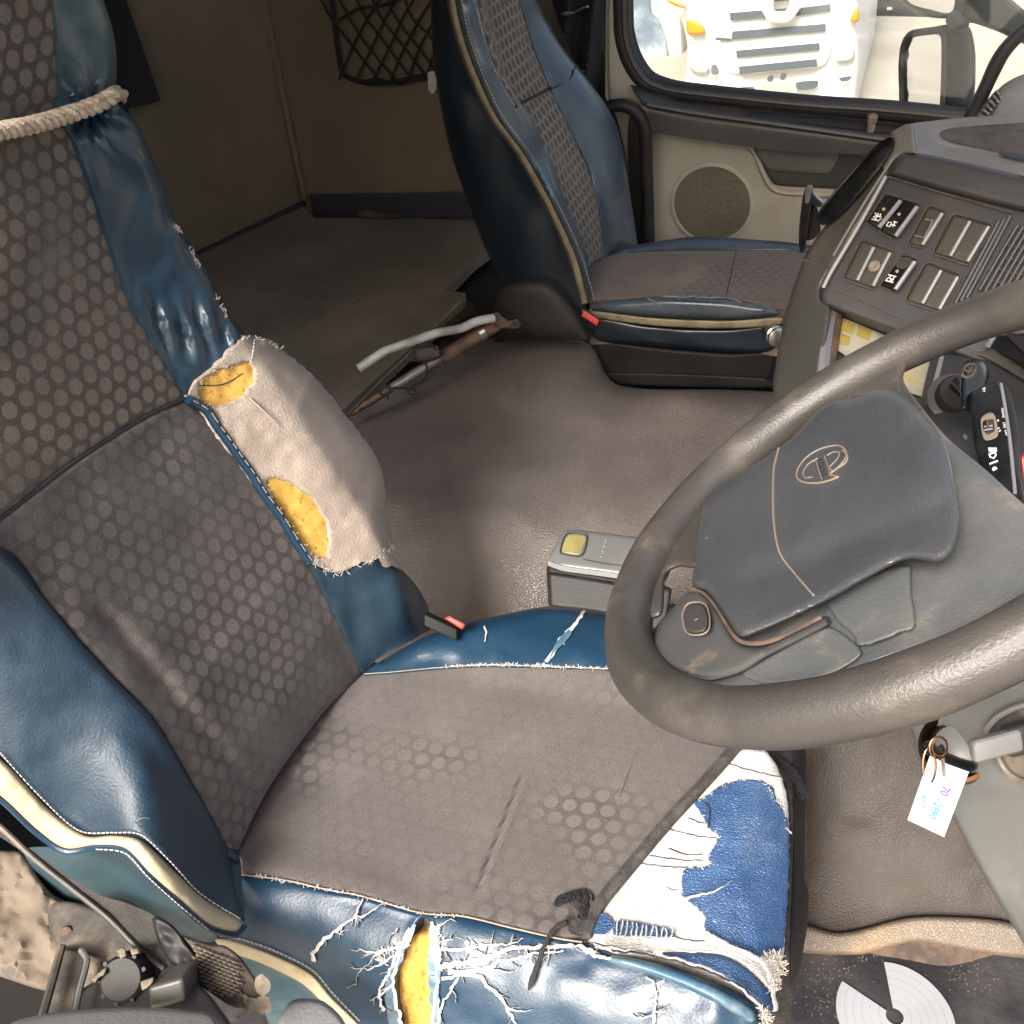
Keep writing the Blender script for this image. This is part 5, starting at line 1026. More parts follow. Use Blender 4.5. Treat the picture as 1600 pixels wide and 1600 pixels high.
ptube('bezel_edge', [(1544, 540), (1560, 516), (1572, 511)], shift(HP, -.034), .003, 'ridge', dash)
patch('display_glass', [(1572, 524), (1584, 520), (1650, 550), (1650, 590)], shift(HP, -.034), 'rubber', dash, sp=8, thick=.003)

# ================================================================== gear selector
GT = pl((885, 832, 1.24), (1000, 838, 1.22), (862, 884, 1.19))
gs = root('gear_selector', 'grey box gear selector with a gold plate beside the driver seat', 'gear selector', P(910, 940, 1.18))
patch('top_cover', [(876, 836), (884, 829), (905, 828), (1000, 840, 1), (1060, 850, 1), (1040, 915, 1), (965, 897), (870, 884), (858, 878), (862, 864)], GT, 'silver', gs, sp=6, rnd=(8, .008), thick=.02)
ptube('top_edge', [(858, 880), (880, 888), (965, 900), (1030, 915)], shift(GT, .001), .0035, 'ridge', gs)
patch('front_body', [(857, 884), (872, 888), (965, 902), (1050, 920, 1), (1040, 990, 1), (950, 960), (859, 948, 1)], pl((860, 886, 1.192), (1000, 905, 1.165), (860, 946, 1.18)), 'blackplastic', gs, sp=8, rnd=(5, .008), ext=tuple(CD*.05))
ptube('body_groove', [(859, 896), (900, 902), (960, 912), (1030, 926)], pl((860, 886, 1.188), (1000, 905, 1.161), (860, 946, 1.176)), .002, 'gloss', gs)
gp = patch('gold_plate', [(888, 836), (914, 836), (917, 840), (908, 864), (904, 867), (879, 863), (877, 859)], shift(GT, -.002), 'gold', gs, sp=5, thick=.003, rnd=(3, .002))
ptube('plate_rim', [(886, 834), (916, 835), (918, 840), (908, 868), (876, 864), (876, 858)], shift(GT, -.002), .0011, 'dashgrey', gs, closed=True)
text('lettering', 'VOLVO', (943, 856), (-2.5, 8.6), (8.5, 1.6), GT, 'ridge', gs, off=-.0012)
ptube('top_groove', [(912, 874), (940, 880), (972, 884)], GT, .0009, 'rubber', gs)

# ================================================================== steering wheel
WC = np.array([.047, .652, .943]); be, ga = .652, -.053
E1 = np.array([math.cos(be), 0, math.sin(be)]); n0 = np.array([-math.sin(be), 0, math.cos(be)])
E2 = np.array([0, 1, 0])*math.cos(ga)+n0*math.sin(ga); WN = np.cross(E1, E2)
def wp(h): return nplane(WC+WN*h, WN)
wheel = root('steering_wheel', 'worn grey leather steering wheel with horn pad', 'steering wheel', WC)
V = []; F = []; NU, NV = 160, 22; R0, r0 = .23, .0195
for i in range(NU):
    a = 2*math.pi*i/NU; er = math.cos(a)*E1+math.sin(a)*E2
    rr = r0*(1+.02*math.sin(a*7)+.015*math.sin(a*17+1))
    for j in range(NV):
        b = 2*math.pi*j/NV; V.append(WC+er*(R0+rr*1.02*math.cos(b))+WN*(rr*math.sin(b)))
for i in range(NU):
    for j in range(NV): F.append((i*NV+j, ((i+1) % NU)*NV+j, ((i+1) % NU)*NV+(j+1) % NV, i*NV+(j+1) % NV))
rim = obj('rim', V, F, 'rim', wheel)
# seam running round the lower outside of the rim cover
tube('rim_seam', [WC+(math.cos(a)*E1+math.sin(a)*E2)*(R0+r0*.86)-WN*r0*.46 for a in np.linspace(0, 2*math.pi, 120, endpoint=False)], .0008, 'blackthread', rim, k=5, closed=True)
hub = patch('hub_cover', [(1340, 616), (1372, 580), (1405, 572), (1414, 600), (1440, 636), (1480, 684), (1540, 734), (1600, 788), (1680, 850, 1), (1680, 990, 1), (1500, 1000), (1390, 1032), (1290, 1070), (1190, 1078), (1100, 1075), (1040, 1046), (1016, 1000), (1030, 972), (1052, 950), (1074, 924), (1090, 900), (1100, 805), (1128, 760), (1230, 692), (1288, 642)], wp(-.012), 'hub', wheel, sp=8, rnd=(14, .02), thick=.03, bump=lambda x, y, d: .004*hnoise(x, y, 60, 4))
patch('upper_spoke', [(1290, 640), (1330, 606), (1370, 575), (1400, 540), (1440, 530), (1460, 552), (1430, 562), (1414, 580), (1412, 604), (1440, 640), (1400, 620), (1340, 622)], wp(-.004), 'rim', wheel, sp=7, rnd=(16, .02), thick=.03)
patch('left_spoke', [(1010, 840), (1046, 800), (1098, 786), (1100, 830), (1092, 884), (1060, 886), (1040, 900), (1034, 960), (1000, 960), (1000, 890)], wp(-.002), 'rim', wheel, sp=6, rnd=(14, .016), thick=.03)
PADP = wp(.016)
def pad_b(x, y, d):
    # a shallow valley runs across the pad, a swell on the far shoulder
    s = (x-1160)*.36+(y-980)*.93; val = .006*np.exp(-((s+62)/26.)**2)*sstep(1120, 1200, x)
    return val-.006*np.exp(-((x-1440)/45.)**2-((y-760)/90.)**2)+.0012*hnoise(x, y, 50, 3)
pad = patch('horn_pad', [(1094, 806), (1108, 772), (1130, 758), (1230, 690), (1288, 634), (1340, 620), (1372, 608), (1401, 612), (1437, 640), (1474, 686), (1490, 745), (1501, 810), (1494, 852), (1480, 872), (1462, 878), (1417, 874), (1356, 903), (1287, 942), (1220, 974), (1170, 994), (1156, 994), (1140, 972), (1116, 936), (1102, 922), (1082, 914), (1086, 880)], PADP, 'pad', wheel, sp=6, rnd=(16, .014), thick=.02, bump=pad_b)
PB2 = lambda x, y: PADP(x, y)+pad_b(np.asarray(x), np.asarray(y), 0)
ptube('pad_score', [(1217, 700), (1209, 733), (1208, 790), (1211, 832), (1220, 867), (1245, 900), (1271, 930)], PB2, .0009, 'print', pad, off=-.0008, k=5)
patch('pad_gap', [(1080, 916), (1100, 922), (1116, 936), (1156, 996), (1146, 996), (1108, 942)], wp(.004), 'rubber', wheel, sp=5, thick=.006)
# emblem
em = ptube('emblem_ring', [(1310, 745), (1283, 754), (1258, 754), (1245, 746), (1247, 732), (1262, 713), (1286, 700), (1310, 696), (1320, 702), (1322, 714), (1310, 730), (1296, 742)], PB2, .0008, 'print', pad, off=-.0006, closed=True, k=6)
ptube('emblem_arrow', [(1316, 703), (1324, 712), (1322, 722), (1308, 732)], PB2, .0008, 'print', pad, off=-.0008, k=6)
ptube('emblem_d', [(1278, 716), (1262, 726), (1254, 740), (1258, 747), (1270, 745)], PB2, .0006, 'print', pad, off=-.0006, k=5)
ptube('emblem_d', [(1292, 712), (1302, 706), (1312, 708), (1306, 720), (1296, 730), (1300, 736)], PB2, .0006, 'print', pad, off=-.0006, k=5)
for l in ([(1274, 718), (1284, 748)], [(1288, 712), (1298, 742)]): ptube('emblem_bar', l, PB2, .0005, 'print', pad, off=-.0006, k=5)
text('lettering', 'VOLVO', (1284, 731), (2.4, 8.6), (11, -3.4), PB2, 'rubber', pad, off=-.0014)
text('pad_mark', '0', (1104, 841), (2, 7), (7, -2), PADP, 'hub', pad, off=-.0006)
# lower left button pod
pod2 = patch('button_pod', [(1022, 1004), (1034, 974), (1052, 952), (1072, 928), (1092, 922), (1106, 930), (1122, 952), (1140, 984), (1156, 1004), (1180, 1010), (1200, 1006), (1290, 962), (1296, 976), (1200, 1026), (1160, 1050), (1110, 1062), (1060, 1050), (1030, 1030)], wp(.002), 'pod', wheel, sp=6, rnd=(14, .014), thick=.02)
ptube('dust_seam', [(1082, 920), (1100, 928), (1118, 948), (1138, 980), (1154, 1000), (1178, 1006), (1210, 1000), (1284, 964)], wp(.003), .0016, 'rust', pod2, k=6)
bt = patch('button', [(1069, 964), (1073, 950), (1080, 945), (1094, 944), (1101, 949), (1106, 968), (1104, 982), (1096, 988), (1081, 989), (1074, 983)], wp(.012), 'dashgrey', pod2, sp=5, thick=.008, rnd=(5, .004))
ptube('button_rim', [(1066, 964), (1070, 949), (1078, 942), (1095, 941), (1104, 947), (1109, 968), (1107, 984), (1098, 991), (1080, 992), (1071, 985)], wp(.008), .0007, 'print', pod2, closed=True, k=5)
text('lettering', '1', (1087, 968), (3, 9), (9, -3), wp(.013), 'ridge', bt, off=-.001)
patch('worn_plate', [(1292, 940), (1330, 912), (1380, 890), (1420, 884), (1424, 920), (1430, 976), (1400, 992), (1345, 1010), (1330, 990), (1302, 962)], wp(-.006), 'hub', wheel, sp=6, rnd=(6, .006), thick=.012, rag=1.5, rs=10)
patch('lower_hub_plate', [(1160, 1052), (1200, 1026), (1290, 980), (1330, 1000), (1345, 1024), (1290, 1056), (1200, 1068)], wp(-.006), 'hub', wheel, sp=6, rnd=(5, .005), thick=.01)

# ================================================================== steering column, stalks, ignition
CC = rbf([(1422, 1137, .92), (1491, 1281, .90), (1600, 1475, .89), (1560, 1200, .84), (1640, 1300, .82), (1500, 1120, .87), (1640, 1100, .80)])
colm = root('steering_column', 'pale grey plastic cover of the steering column', 'column cover', P(1600, 1400, .9))
patch('cover', [(1380, 1080), (1422, 1137), (1430, 1170), (1437, 1192), (1462, 1236), (1491, 1282), (1544, 1382), (1600, 1476), (1650, 1560, 1), (1680, 1560, 1), (1680, 1000, 1), (1500, 1040)], CC, 'greyplastic', colm, sp=11, rnd=(9, .012), thick=.06, bump=lambda x, y, d: .004*np.tanh((y-1235-(x-1500)*.05)/14.))
lk = at(CC, 1494, 1170); fn = P(1494, 1170, 1)-CAM; fn = -fn/np.linalg.norm(fn); ln_ = fn*.8+np.array([-.2, -.1, .5]); ln_ /= np.linalg.norm(ln_)
lathe('ignition_ring', lk, ln_, [(.030, -.004), (.030, .006), (.027, .008), (.024, .004), (.0235, .0)], 'copper', colm, k=36)
lock = lathe('ignition_lock', lk, ln_, [(.0235, -.004), (.0235, .003), (.020, .008), (.006, .009)], 'gloss', colm, k=30)
lathe('lock_face', lk+ln_*.009, ln_, [(.017, 0), (.017, .003), (.012, .005)], 'silver', lock, k=24)
# dark boot round the stalk, right edge
patch('column_boot', [(1545, 1130), (1580, 1105), (1660, 1080, 1), (1660, 1220, 1), (1600, 1222), (1572, 1205), (1556, 1175)], shift(CC, -.016), 'dirtyblack', colm, sp=8, rnd=(10, .012), thick=.03)
ptube('boot_lip', [(1540, 1140), (1556, 1122), (1580, 1108), (1620, 1096)], shift(CC, -.022), .0025, 'silver', colm)
ptube('boot_edge', [(1556, 1178), (1572, 1206), (1600, 1222), (1640, 1226)], shift(CC, -.02), .003, 'dirtyblack', colm)
lev = box('lower_lever', P(1556, 1164, .77), (P(1588, 1154, .77)-P(1512, 1174, .77))*.5, (P(1550, 1144, .77)-P(1556, 1182, .77))*.46, CD*.006, 'silver', colm, bev=.004)
V, F = box_vf(P(1612, 1148, .775), (P(1660, 1136, .775)-P(1576, 1158, .775))*.5, (P(1600, 1126, .775)-P(1606, 1172, .775))*.5, CD*.008, .004); obj('lever_arm', V, F, 'blackplastic', lev)
# key with card tag
KD = .80
key = root('key_and_tag', 'white card key tag hanging on a ring from the ignition', 'key tag', P(1470, 1180, KD))
patch('key_head', [(1440, 1166), (1446, 1158), (1456, 1158), (1470, 1170), (1500, 1184), (1526, 1192), (1528, 1200), (1516, 1208), (1500, 1202), (1470, 1190), (1446, 1178)], pl((1440, 1165, KD), (1530, 1200, KD+.02), (1480, 1200, KD-.005)), 'gloss', key, sp=5, thick=.01, rnd=(6, .006))
for (cx, cy, rx, ry, t0) in ((1466, 1168, 14, 17, .2), (1452, 1196, 10, 28, .5), (1468, 1166, 12, 15, .7)):
    ptube('key_ring', [(cx+rx*math.cos(a+t0), cy+ry*math.sin(a+t0)) for a in np.linspace(0, 2*math.pi, 14, endpoint=False)], flat(KD-.008), .0008, 'copper', key, closed=True, k=6)
TG = pl((1453, 1181, KD-.003), (1514, 1206, KD+.004), (1445, 1295, KD-.02))
card = patch('card', [(1453, 1181, 1), (1483, 1195, 1), (1514, 1206, 1), (1475, 1308, 1), (1418, 1281, 1)], TG, 'paper', key, sm=False, sp=10, thick=.001)
patch('tie', [(1470, 1186, 1), (1476, 1184, 1), (1478, 1214, 1), (1473, 1214, 1)], shift(TG, -.003), 'tan', key, sm=False, sp=5, thick=.001)
patch('tie_lock', [(1466, 1166), (1473, 1163), (1477, 1172), (1474, 1176), (1467, 1174)], flat(KD-.012), 'gloss', key, sp=4, thick=.006, rnd=(2, .002))
text('lettering', '70', (1476, 1236), (-5.5, 13.5), (17, 7.5), TG, 'ink_v', card, off=-.0008, th=.0003)
text('lettering', '-', (1468, 1250), (-5, 13), (15, 6), TG, 'ink_v', card, off=-.0008, th=.0003)
text('lettering', '2990', (1460, 1267), (-5, 12.5), (15, 6.8), TG, 'ink_b', card, off=-.0008, th=.0003)
text('lettering', 'am7', (1443, 1252), (-3.4, 10.4), (11.5, 4.4), TG, 'ink_b', card, off=-.0008, th=.0003)
# light stalk (black paddle) and wiper stalk beyond the wheel
LS = pl((1520, 610, .99), (1600, 610, .96), (1560, 760, .88))
ls = root('light_stalk', 'black paddle stalk with white symbols right of the wheel hub', 'stalk', P(1560, 700, .95))
patch('paddle', [(1516, 616), (1522, 610), (1553, 596), (1562, 596), (1567, 604), (1580, 680), (1598, 760), (1606, 830), (1560, 830), (1524, 705), (1516, 640)], LS, 'gloss', ls, sp=6, rnd=(7, .007), thick=.016)
ptube('paddle_edge', [(1564, 600), (1571, 640), (1578, 690), (1586, 770)], shift(LS, -.002), .0016, 'ridge', ls)
patch('paddle_side', [(1567, 602), (1580, 618), (1590, 670), (1598, 740), (1604, 790), (1596, 790), (1584, 720), (1574, 650)], shift(LS, .006), 'blackplastic', ls, sp=6, thick=.014, rnd=(4, .005))
wl_ = patch('slider_well', [(1534, 652), (1552, 646), (1560, 676), (1556, 684), (1540, 688), (1534, 674)], shift(LS, -.001), 'print', ls, sp=4, thick=.003)
V, F = box_vf(at(LS, 1545, 668, -.004), (P(1551, 666, .95)-P(1539, 668, .95))*.5, (P(1546, 656, .95)-P(1548, 680, .95))*.5, CD*.004, .0015); obj('slider', V, F, 'blackplastic', wl_)
for k in range(3): ptube('slider_rib', [(1538, 662+k*5), (1551, 660+k*5)], shift(LS, -.0085), .0009, 'ridge', wl_, smooth=False, k=5)
text('lettering', 'SET', (1537, 609), (-.6, 5), (5.6, -1), LS, 'whiteprint', ls)
text('lettering', 'RESUME', (1567, 645), (.6, 4.4), (4.6, -.6), LS, 'whiteprint', ls)
text('lettering', 'ON', (1569, 664), (.8, 5.4), (6.4, -1), LS, 'whiteprint', ls); text('lettering', 'OFF', (1572, 676), (.8, 5.4), (6.4, -1), LS, 'whiteprint', ls)
for p in ((1560, 656), (1561, 668), (1563, 672)): ptube('mark', [p, (p[0]-1.5, p[1]+2)], shift(LS, -.001), .0006, 'whiteprint', ls, smooth=False, k=4)
lamp = [[(1546, 709), (1547, 714), (1553, 716), (1556, 711), (1555, 707), (1546, 709)]]+[[(1546+k*2.6, 705), (1545.5+k*2.6, 700)] for k in range(5)]
merge('lamp_symbol', [tube_vf([at(LS, *p, -.001) for p in s], .0008, 5) for s in lamp], 'whiteprint', ls)
ptube('mark', [(1546, 725), (1559, 720)], shift(LS, -.001), .0009, 'whiteprint', ls, smooth=False, k=5)
lathe('bulb_symbol', at(LS, 1554, 733, -.0005), -CD, [(.0022, 0), (.0022, .0006)], 'whiteprint', ls, k=10)
ws = root('wiper_stalk', 'black rounded stalk end with a wiper symbol above the heater knob', 'stalk', P(1525, 580, 1.05))
WSD = pl((1510, 575, 1.03), (1545, 575, 1.06), (1530, 640, 1.0))
patch('stalk_body', [(1501, 590), (1506, 568), (1516, 561), (1530, 560), (1541, 568), (1546, 584), (1540, 608), (1528, 640), (1504, 640), (1500, 612)], WSD, 'gloss', ws, sp=5, rnd=(12, .016), thick=.03)
ptube('symbol_ring', [(1503, 586), (1507, 574), (1515, 569), (1523, 571), (1523, 580), (1517, 588), (1509, 591)], shift(WSD, .001), .0016, 'print', ws, closed=True)
merge('symbol_fan', [tube_vf([at(WSD, 1512, 583, .0), at(WSD, a, b, .0)], .0009, 5) for a, b in ((1519, 574), (1514, 573), (1508, 577), (1520, 579))], 'print', ws)
patch('red_knob', [(1594, 714), (1612, 708), (1620, 760), (1600, 766), (1596, 740)], flat(1.0), 'red', dash, sp=6, rnd=(6, .01), thick=.02)

# ================================================================== chart disc on the floor
dc0 = at(wplane(2, FLOOR_Z+.004), 1398, 1588); 
disc = None
def chart():
    c = np.array([dc0[0], dc0[1], FLOOR_Z+.003]); r = .0715; a_l = at(wplane(2, FLOOR_Z+.004), 1322, 1537)-c; a_r = at(wplane(2, FLOOR_Z+.004), 1380, 1497)-c
    A0, A1 = math.atan2(a_r[1], a_r[0]), math.atan2(a_l[1], a_l[0])
    r = (np.linalg.norm(a_l)+np.linalg.norm(a_r))/2
    ang = np.linspace(A1, A0+2*math.pi, 80) if A1 > A0 else np.linspace(A1, A0, 80)
    V = []; uv = []
    for h in (.0015, 0):
        for rr in (.15, 1.0):
            for a in ang: V.append(c+np.array([math.cos(a)*r*rr, math.sin(a)*r*rr, h+(.006*max(0, math.sin(a*1.3))**2*rr)])); uv.append((math.cos(a)*rr, math.sin(a)*rr))
    n = len(ang); F = []
    for i in range(n-1):
        F += [(i, i+1, n+i+1, n+i), (2*n+i, 3*n+i, 3*n+i+1, 2*n+i+1), (n+i, n+i+1, 3*n+i+1, 3*n+i), (i, 2*n+i, 2*n+i+1, i+1)]
    F += [(0, n, 3*n, 2*n), (n-1, 3*n-1, 4*n-1, 2*n-1)]
    return obj('chart_disc', V, F, 'chart', None, uv=uv)
disc = chart(); tag(disc, 'pale grey paper chart disc with a missing wedge on the floor', 'paper disc')
# grit on the floor
rg = random.Random(5); gp_ = []
for _ in range(260):
    kx, ky = rg.choice(((1275, 1505), (1300, 1530), (1345, 1500), (1290, 1570), (1540, 1530), (1500, 1520))); px, py = rg.gauss(kx, 24), rg.gauss(ky, 14); p = at(wplane(2, FLOOR_Z), px, py); s = rg.uniform(.0003, .0009)
    V, F = box_vf(p+np.array([0, 0, s*.6]), (s, s*.3, 0), (-.3*s, s, 0), (0, 0, s*.6)); gp_.append((V, F))
gr = merge('grit', gp_, 'webtan2'); tag(gr, 'fine grit scattered on the black cab floor', 'grit', kind='stuff')

# ================================================================== seat belt and sill clutter, lower left
belt_ = root('seat_belt', 'dark dusty seat belt webbing beside the driver seat', 'seat belt', P(250, 1500, .98))
SB = pl((0, 1300, 1.02), (250, 1480, .98), (400, 1560, .96))
patch('webbing', [(-60, 1250, 1), (0, 1291), (60, 1336), (150, 1396), (200, 1412), (244, 1434), (262, 1470), (258, 1516), (215, 1482), (165, 1432), (56, 1346), (-60, 1268, 1)], SB, 'web', belt_, sp=8, thick=.004, bump=cloth_b(.003, 26))
ptube('webbing_edge', [(-40, 1262), (0, 1292), (56, 1344), (165, 1431), (215, 1481), (256, 1514)], shift(SB, -.003), .0028, 'dirtyblack', belt_)
patch('leather_fold', [(238, 1436), (248, 1432), (272, 1448), (292, 1474), (312, 1504), (308, 1524), (290, 1520), (262, 1500), (246, 1468)], shift(SB, -.012), 'blackplastic', belt_, sp=6, thick=.01, rnd=(6, .008), bump=cloth_b(.006, 20))
wpad = patch('woven_pad', [(282, 1462), (300, 1466), (330, 1476), (352, 1478), (376, 1496), (396, 1524), (418, 1556), (400, 1572), (366, 1574), (330, 1552), (296, 1526), (312, 1506), (296, 1480)], shift(SB, -.008), 'webtan', belt_, sp=6, thick=.012, rnd=(7, .008), bump=cloth_b(.004, 18))
WV = shift(SB, -.013); wv = []
for k in range(9):
    for j in range(11):
        x, y = 292+k*9+j*3.2, 1474+k*3.6+j*7.2
        if 300 < x < 372 and y < 1556: wv.append(tube_vf([at(WV, x, y, .001), at(WV, x+3, y+1, -.001), at(WV, x+6.5, y+2, .001)], .0013, 4))
o = merge('raised_weave', wv, 'webtan2', wpad); o['kind'] = 'stuff'
patch('crumpled_end', [(372, 1546), (392, 1560), (416, 1554), (424, 1574), (418, 1586), (396, 1582), (372, 1590), (384, 1574)], shift(SB, -.012), 'tan', belt_, sp=5, thick=.004, rag=2, rs=6, bump=cloth_b(.008, 10))
patch('curled_scrap', [(398, 1532), (408, 1522), (420, 1532), (422, 1546), (412, 1556), (400, 1548)], shift(SB, -.014), 'tan', belt_, sp=4, thick=.004, rag=1, rs=5, bump=cloth_b(.006, 8))
# mud caked body edge
mudp = patch('mud_caked_panel', [(-80, 1310), (0, 1328), (40, 1334), (60, 1372), (92, 1408), (120, 1414), (160, 1470), (150, 1560), (70, 1548), (0, 1526), (-80, 1500)], pl((0, 1330, 1.18), (100, 1420, 1.14), (0, 1530, 1.10)), 'mud', None, sp=9, thick=.06, rnd=(10, .012), bump=lambda x, y, d: .006*hnoise(x, y, 26, 3)+.003*hnoise(x, y, 9, 5)); tag(mudp, 'mud caked body panel edge behind the driver seat', 'panel')
patch('dark_gap', [(-80, 1500), (0, 1524), (68, 1546), (60, 1600), (-80, 1640)], pl((0, 1530, 1.12), (100, 1560, 1.10), (0, 1640, 1.05)), 'rubber', mudp, sp=12, thick=.03)
brk = root('belt_anchor', 'dusty seat belt anchor bracket under the driver seat bolster', 'bracket', P(150, 1460, 1.05))
BK = pl((75, 1420, 1.07), (250, 1500, 1.0), (150, 1500, 1.02))
patch('plate', [(74, 1424), (84, 1411), (110, 1409), (150, 1420), (182, 1440), (220, 1474), (250, 1500), (252, 1530), (200, 1520), (140, 1494), (98, 1484), (80, 1456)], BK, 'dirtyblack', brk, sp=6, thick=.012, rnd=(6, .006))
lathe('rivet', at(BK, 105, 1456, 0), -CD, [(.006, -.002), (.006, .002), (.003, .004)], 'rusty', brk, k=14)
rail = patch('seat_rail', [(96, 1480, 1), (128, 1484, 1), (134, 1500), (120, 1560), (112, 1610, 1), (58, 1610, 1)], pl((100, 1480, 1.0), (60, 1600, .94), (130, 1500, .99)), 'dirtyblack', None, sp=8, thick=.03, rnd=(5, .006)); tag(rail, 'dusty black seat slide rail beneath the belt anchor', 'rail')
ptube('rail_lip', [(97, 1478), (80, 1540), (62, 1604)], pl((100, 1480, .985), (60, 1600, .925), (130, 1500, .975)), .004, 'dirtyblack', rail)
ptube('rail_lip', [(126, 1484), (136, 1500), (124, 1550), (114, 1604)], pl((100, 1480, .985), (60, 1600, .925), (130, 1500, .975)), .003, 'greyplastic', rail)
adj = root('height_adjuster', 'black round seat adjuster knob with cracked tan clips', 'knob', P(195, 1520, .95))
AD = pl((160, 1520, .97), (260, 1530, .94), (200, 1590, .92))
an = -CD*.85+np.array([0, 0, .5])
lathe('knob', P(196, 1528, .955), an, [(.021, -.02), (.021, .008), (.018, .012), (.004, .013)], 'blackplastic', adj, k=26)
patch('base_block', [(120, 1556), (150, 1532), (176, 1520), (240, 1530), (262, 1512), (290, 1520), (340, 1570), (360, 1620), (110, 1620)], shift(AD, .012), 'dashgrey', adj, sp=9, thick=.05, rnd=(8, .01))
V, F = box_vf(P(272, 1538, .93), (P(300, 1530, .93)-P(246, 1545, .93))*.5, (P(272, 1520, .93)-P(276, 1556, .93))*.5, CD*.02, .004); obj('step_block', V, F, 'dashside', adj)
for q in ([(182, 1486, 1), (193, 1480, 1), (200, 1492, 1), (189, 1500, 1)], [(203, 1484, 1), (215, 1480, 1), (219, 1488, 1), (207, 1494, 1)], [(220, 1534, 1), (242, 1526, 1), (236, 1540, 1), (222, 1548, 1)], [(142, 1530, 1), (168, 1510, 1), (164, 1520, 1), (148, 1536, 1)]):
    patch('tan_clip', q, shift(AD, -.03), 'tan', adj, sm=False, sp=5, thick=.008, rnd=(2.5, .003), bump=cloth_b(.004, 8), rag=1, rs=6)
for k in range(9):
    a = k*2*math.pi/9; u = np.cross(an, [0, 0, 1.]); u /= np.linalg.norm(u); w = np.cross(an/np.linalg.norm(an), u); c = P(196, 1528, .955)+(math.cos(a)*u+math.sin(a)*w)*.021
    tube('knob_ridge', [c-an*.016, c+an*.008], .0022, 'blackplastic', adj, k=6)
sill = patch('door_sill_trim', [(-20, 1625, 1), (20, 1598), (60, 1586), (112, 1579), (170, 1575), (225, 1574), (290, 1578), (335, 1588), (350, 1640, 1), (-20, 1650, 1)], pl((20, 1600, .86), (330, 1590, .84), (200, 1640, .80)), 'door_sill', None, sp=8, thick=.03, rnd=(8, .01)); tag(sill, 'pale grey plastic door sill trim at the bottom edge', 'sill trim')
sill2 = patch('sill_step_cover', [(426, 1625), (440, 1584), (456, 1564), (480, 1560), (508, 1566), (540, 1600), (545, 1650), (420, 1650)], pl((430, 1620, .95), (500, 1562, .99), (540, 1640, .95)), 'door_sill', None, sp=8, thick=.03, rnd=(9, .01)); tag(sill2, 'pale lilac grey step cover below the seat skirt', 'step cover')

# ================================================================== outside the passenger window
YT = 11.5
TR = wplane(1, YT)
tk = root('parked_truck', 'white truck with slatted grille facing the passenger window', 'truck', (at(TR, 1205, 120)[0], YT, -2.1))
TW = dict(sp=14, sm=True)
patch('cab_body', [(1062, -120, 1), (1330, -140, 1), (1342, 0), (1344, 90), (1336, 200, 1), (1072, 200, 1), (1070, 140), (1074, 70), (1060, 10)], TR, 'truckwhite', tk, sp=16, rnd=(14, .25), ext=(0, 3.0, 0))
patch('grille_surround', [(1108, -40, 1), (1300, -60, 1), (1302, 60), (1290, 100), (1262, 108), (1150, 116), (1138, 112), (1124, 60)], TR, 'truckwhite', tk, off=-.08, sp=12, thick=.06, rnd=(6, .05))
def slat(q): patch('grille_slot', [p+(1,) for p in q], TR, 'truckdark', tk, off=-.12, sm=False, sp=12, thick=.05)
slat([(1140, 20), (1190, 16), (1197, 28), (1141, 32)]); slat([(1252, 12), (1297, 6), (1298, 17), (1243, 25)])
slat([(1144, 49), (1290, 37), (1290, 49), (1143, 62)]); slat([(1150, 79), (1280, 67), (1281, 78), (1151, 90)]); slat([(1154, 104), (1276, 92), (1277, 104), (1156, 116)])
slat([(1118, 58), (1143, 60), (1142, 64), (1117, 63)])
slat([(1204, 15), (1234, 12), (1220, 25)]); slat([(1206, -4), (1236, -8), (1234, 0), (1206, 3)])
ptube('badge_ring', [(1200, 10), (1206, -8), (1222, -14), (1238, -8), (1242, 8), (1232, 24), (1220, 27), (1206, 24)], TR, .05, 'truckwhite', tk, off=-.2, closed=True)
for q in ([(1077, 96), (1090, 94), (1108, 104), (1104, 116), (1086, 116), (1078, 108)], [(1306, 96), (1318, 80), (1334, 76), (1334, 92), (1322, 98)]):
    patch('headlight', q, TR, 'lampglass', tk, off=-.1, sp=6, thick=.08, rnd=(6, .05))
for q in ([(1112, 102), (1118, 100), (1124, 114), (1112, 116)],): patch('lamp_corner', q, TR, 'truckdark', tk, off=-.12, sp=6, thick=.06)
for q in ([(1073, 32), (1080, 30), (1098, 40), (1102, 52), (1088, 55), (1074, 52)], [(1328, 30), (1336, 14), (1342, 12), (1342, 32), (1332, 36)], [(1040, 0), (1056, 2), (1073, 9), (1070, 13), (1054, 9)]):
    patch('indicator', q, TR, 'amber', tk, off=-.15, sp=6, thick=.08, rnd=(5, .05))
for q in ([(1244, 129), (1278, 126), (1278, 134), (1270, 139), (1246, 140)], [(1146, 138), (1178, 136), (1178, 146), (1146, 144)], [(1310, 122), (1330, 119), (1326, 126), (1314, 127)]):
    patch('bumper_slot', q, TR, 'truckdark', tk, off=-.12, sp=6, thick=.06)
patch('number_plate', [(1184, 133, 1), (1240, 128, 1), (1241, 141, 1), (1185, 146, 1)], TR, 'sticker', tk, off=-.12, sm=False, sp=9, thick=.02)
for p in ((1204, 122), (1224, 119)): lathe('plate_bolt', at(TR, p[0], p[1], -.1), (0, -1, 0), [(.03, 0), (.03, .04)], 'truckdark', tk, k=10)
vn = root('parked_van', 'white vehicle with bluish windscreen left of the slatted truck', 'vehicle', (at(wplane(1, 13.5), 1015, 100)[0], 13.5, -2.1))
VN = wplane(1, 13.5)
patch('body', [(940, -120, 1), (1060, -120, 1), (1066, 20), (1070, 120), (1070, 200, 1), (940, 200, 1)], VN, 'truckwhite', vn, sp=16, rnd=(10, .2), ext=(0, 3, 0))
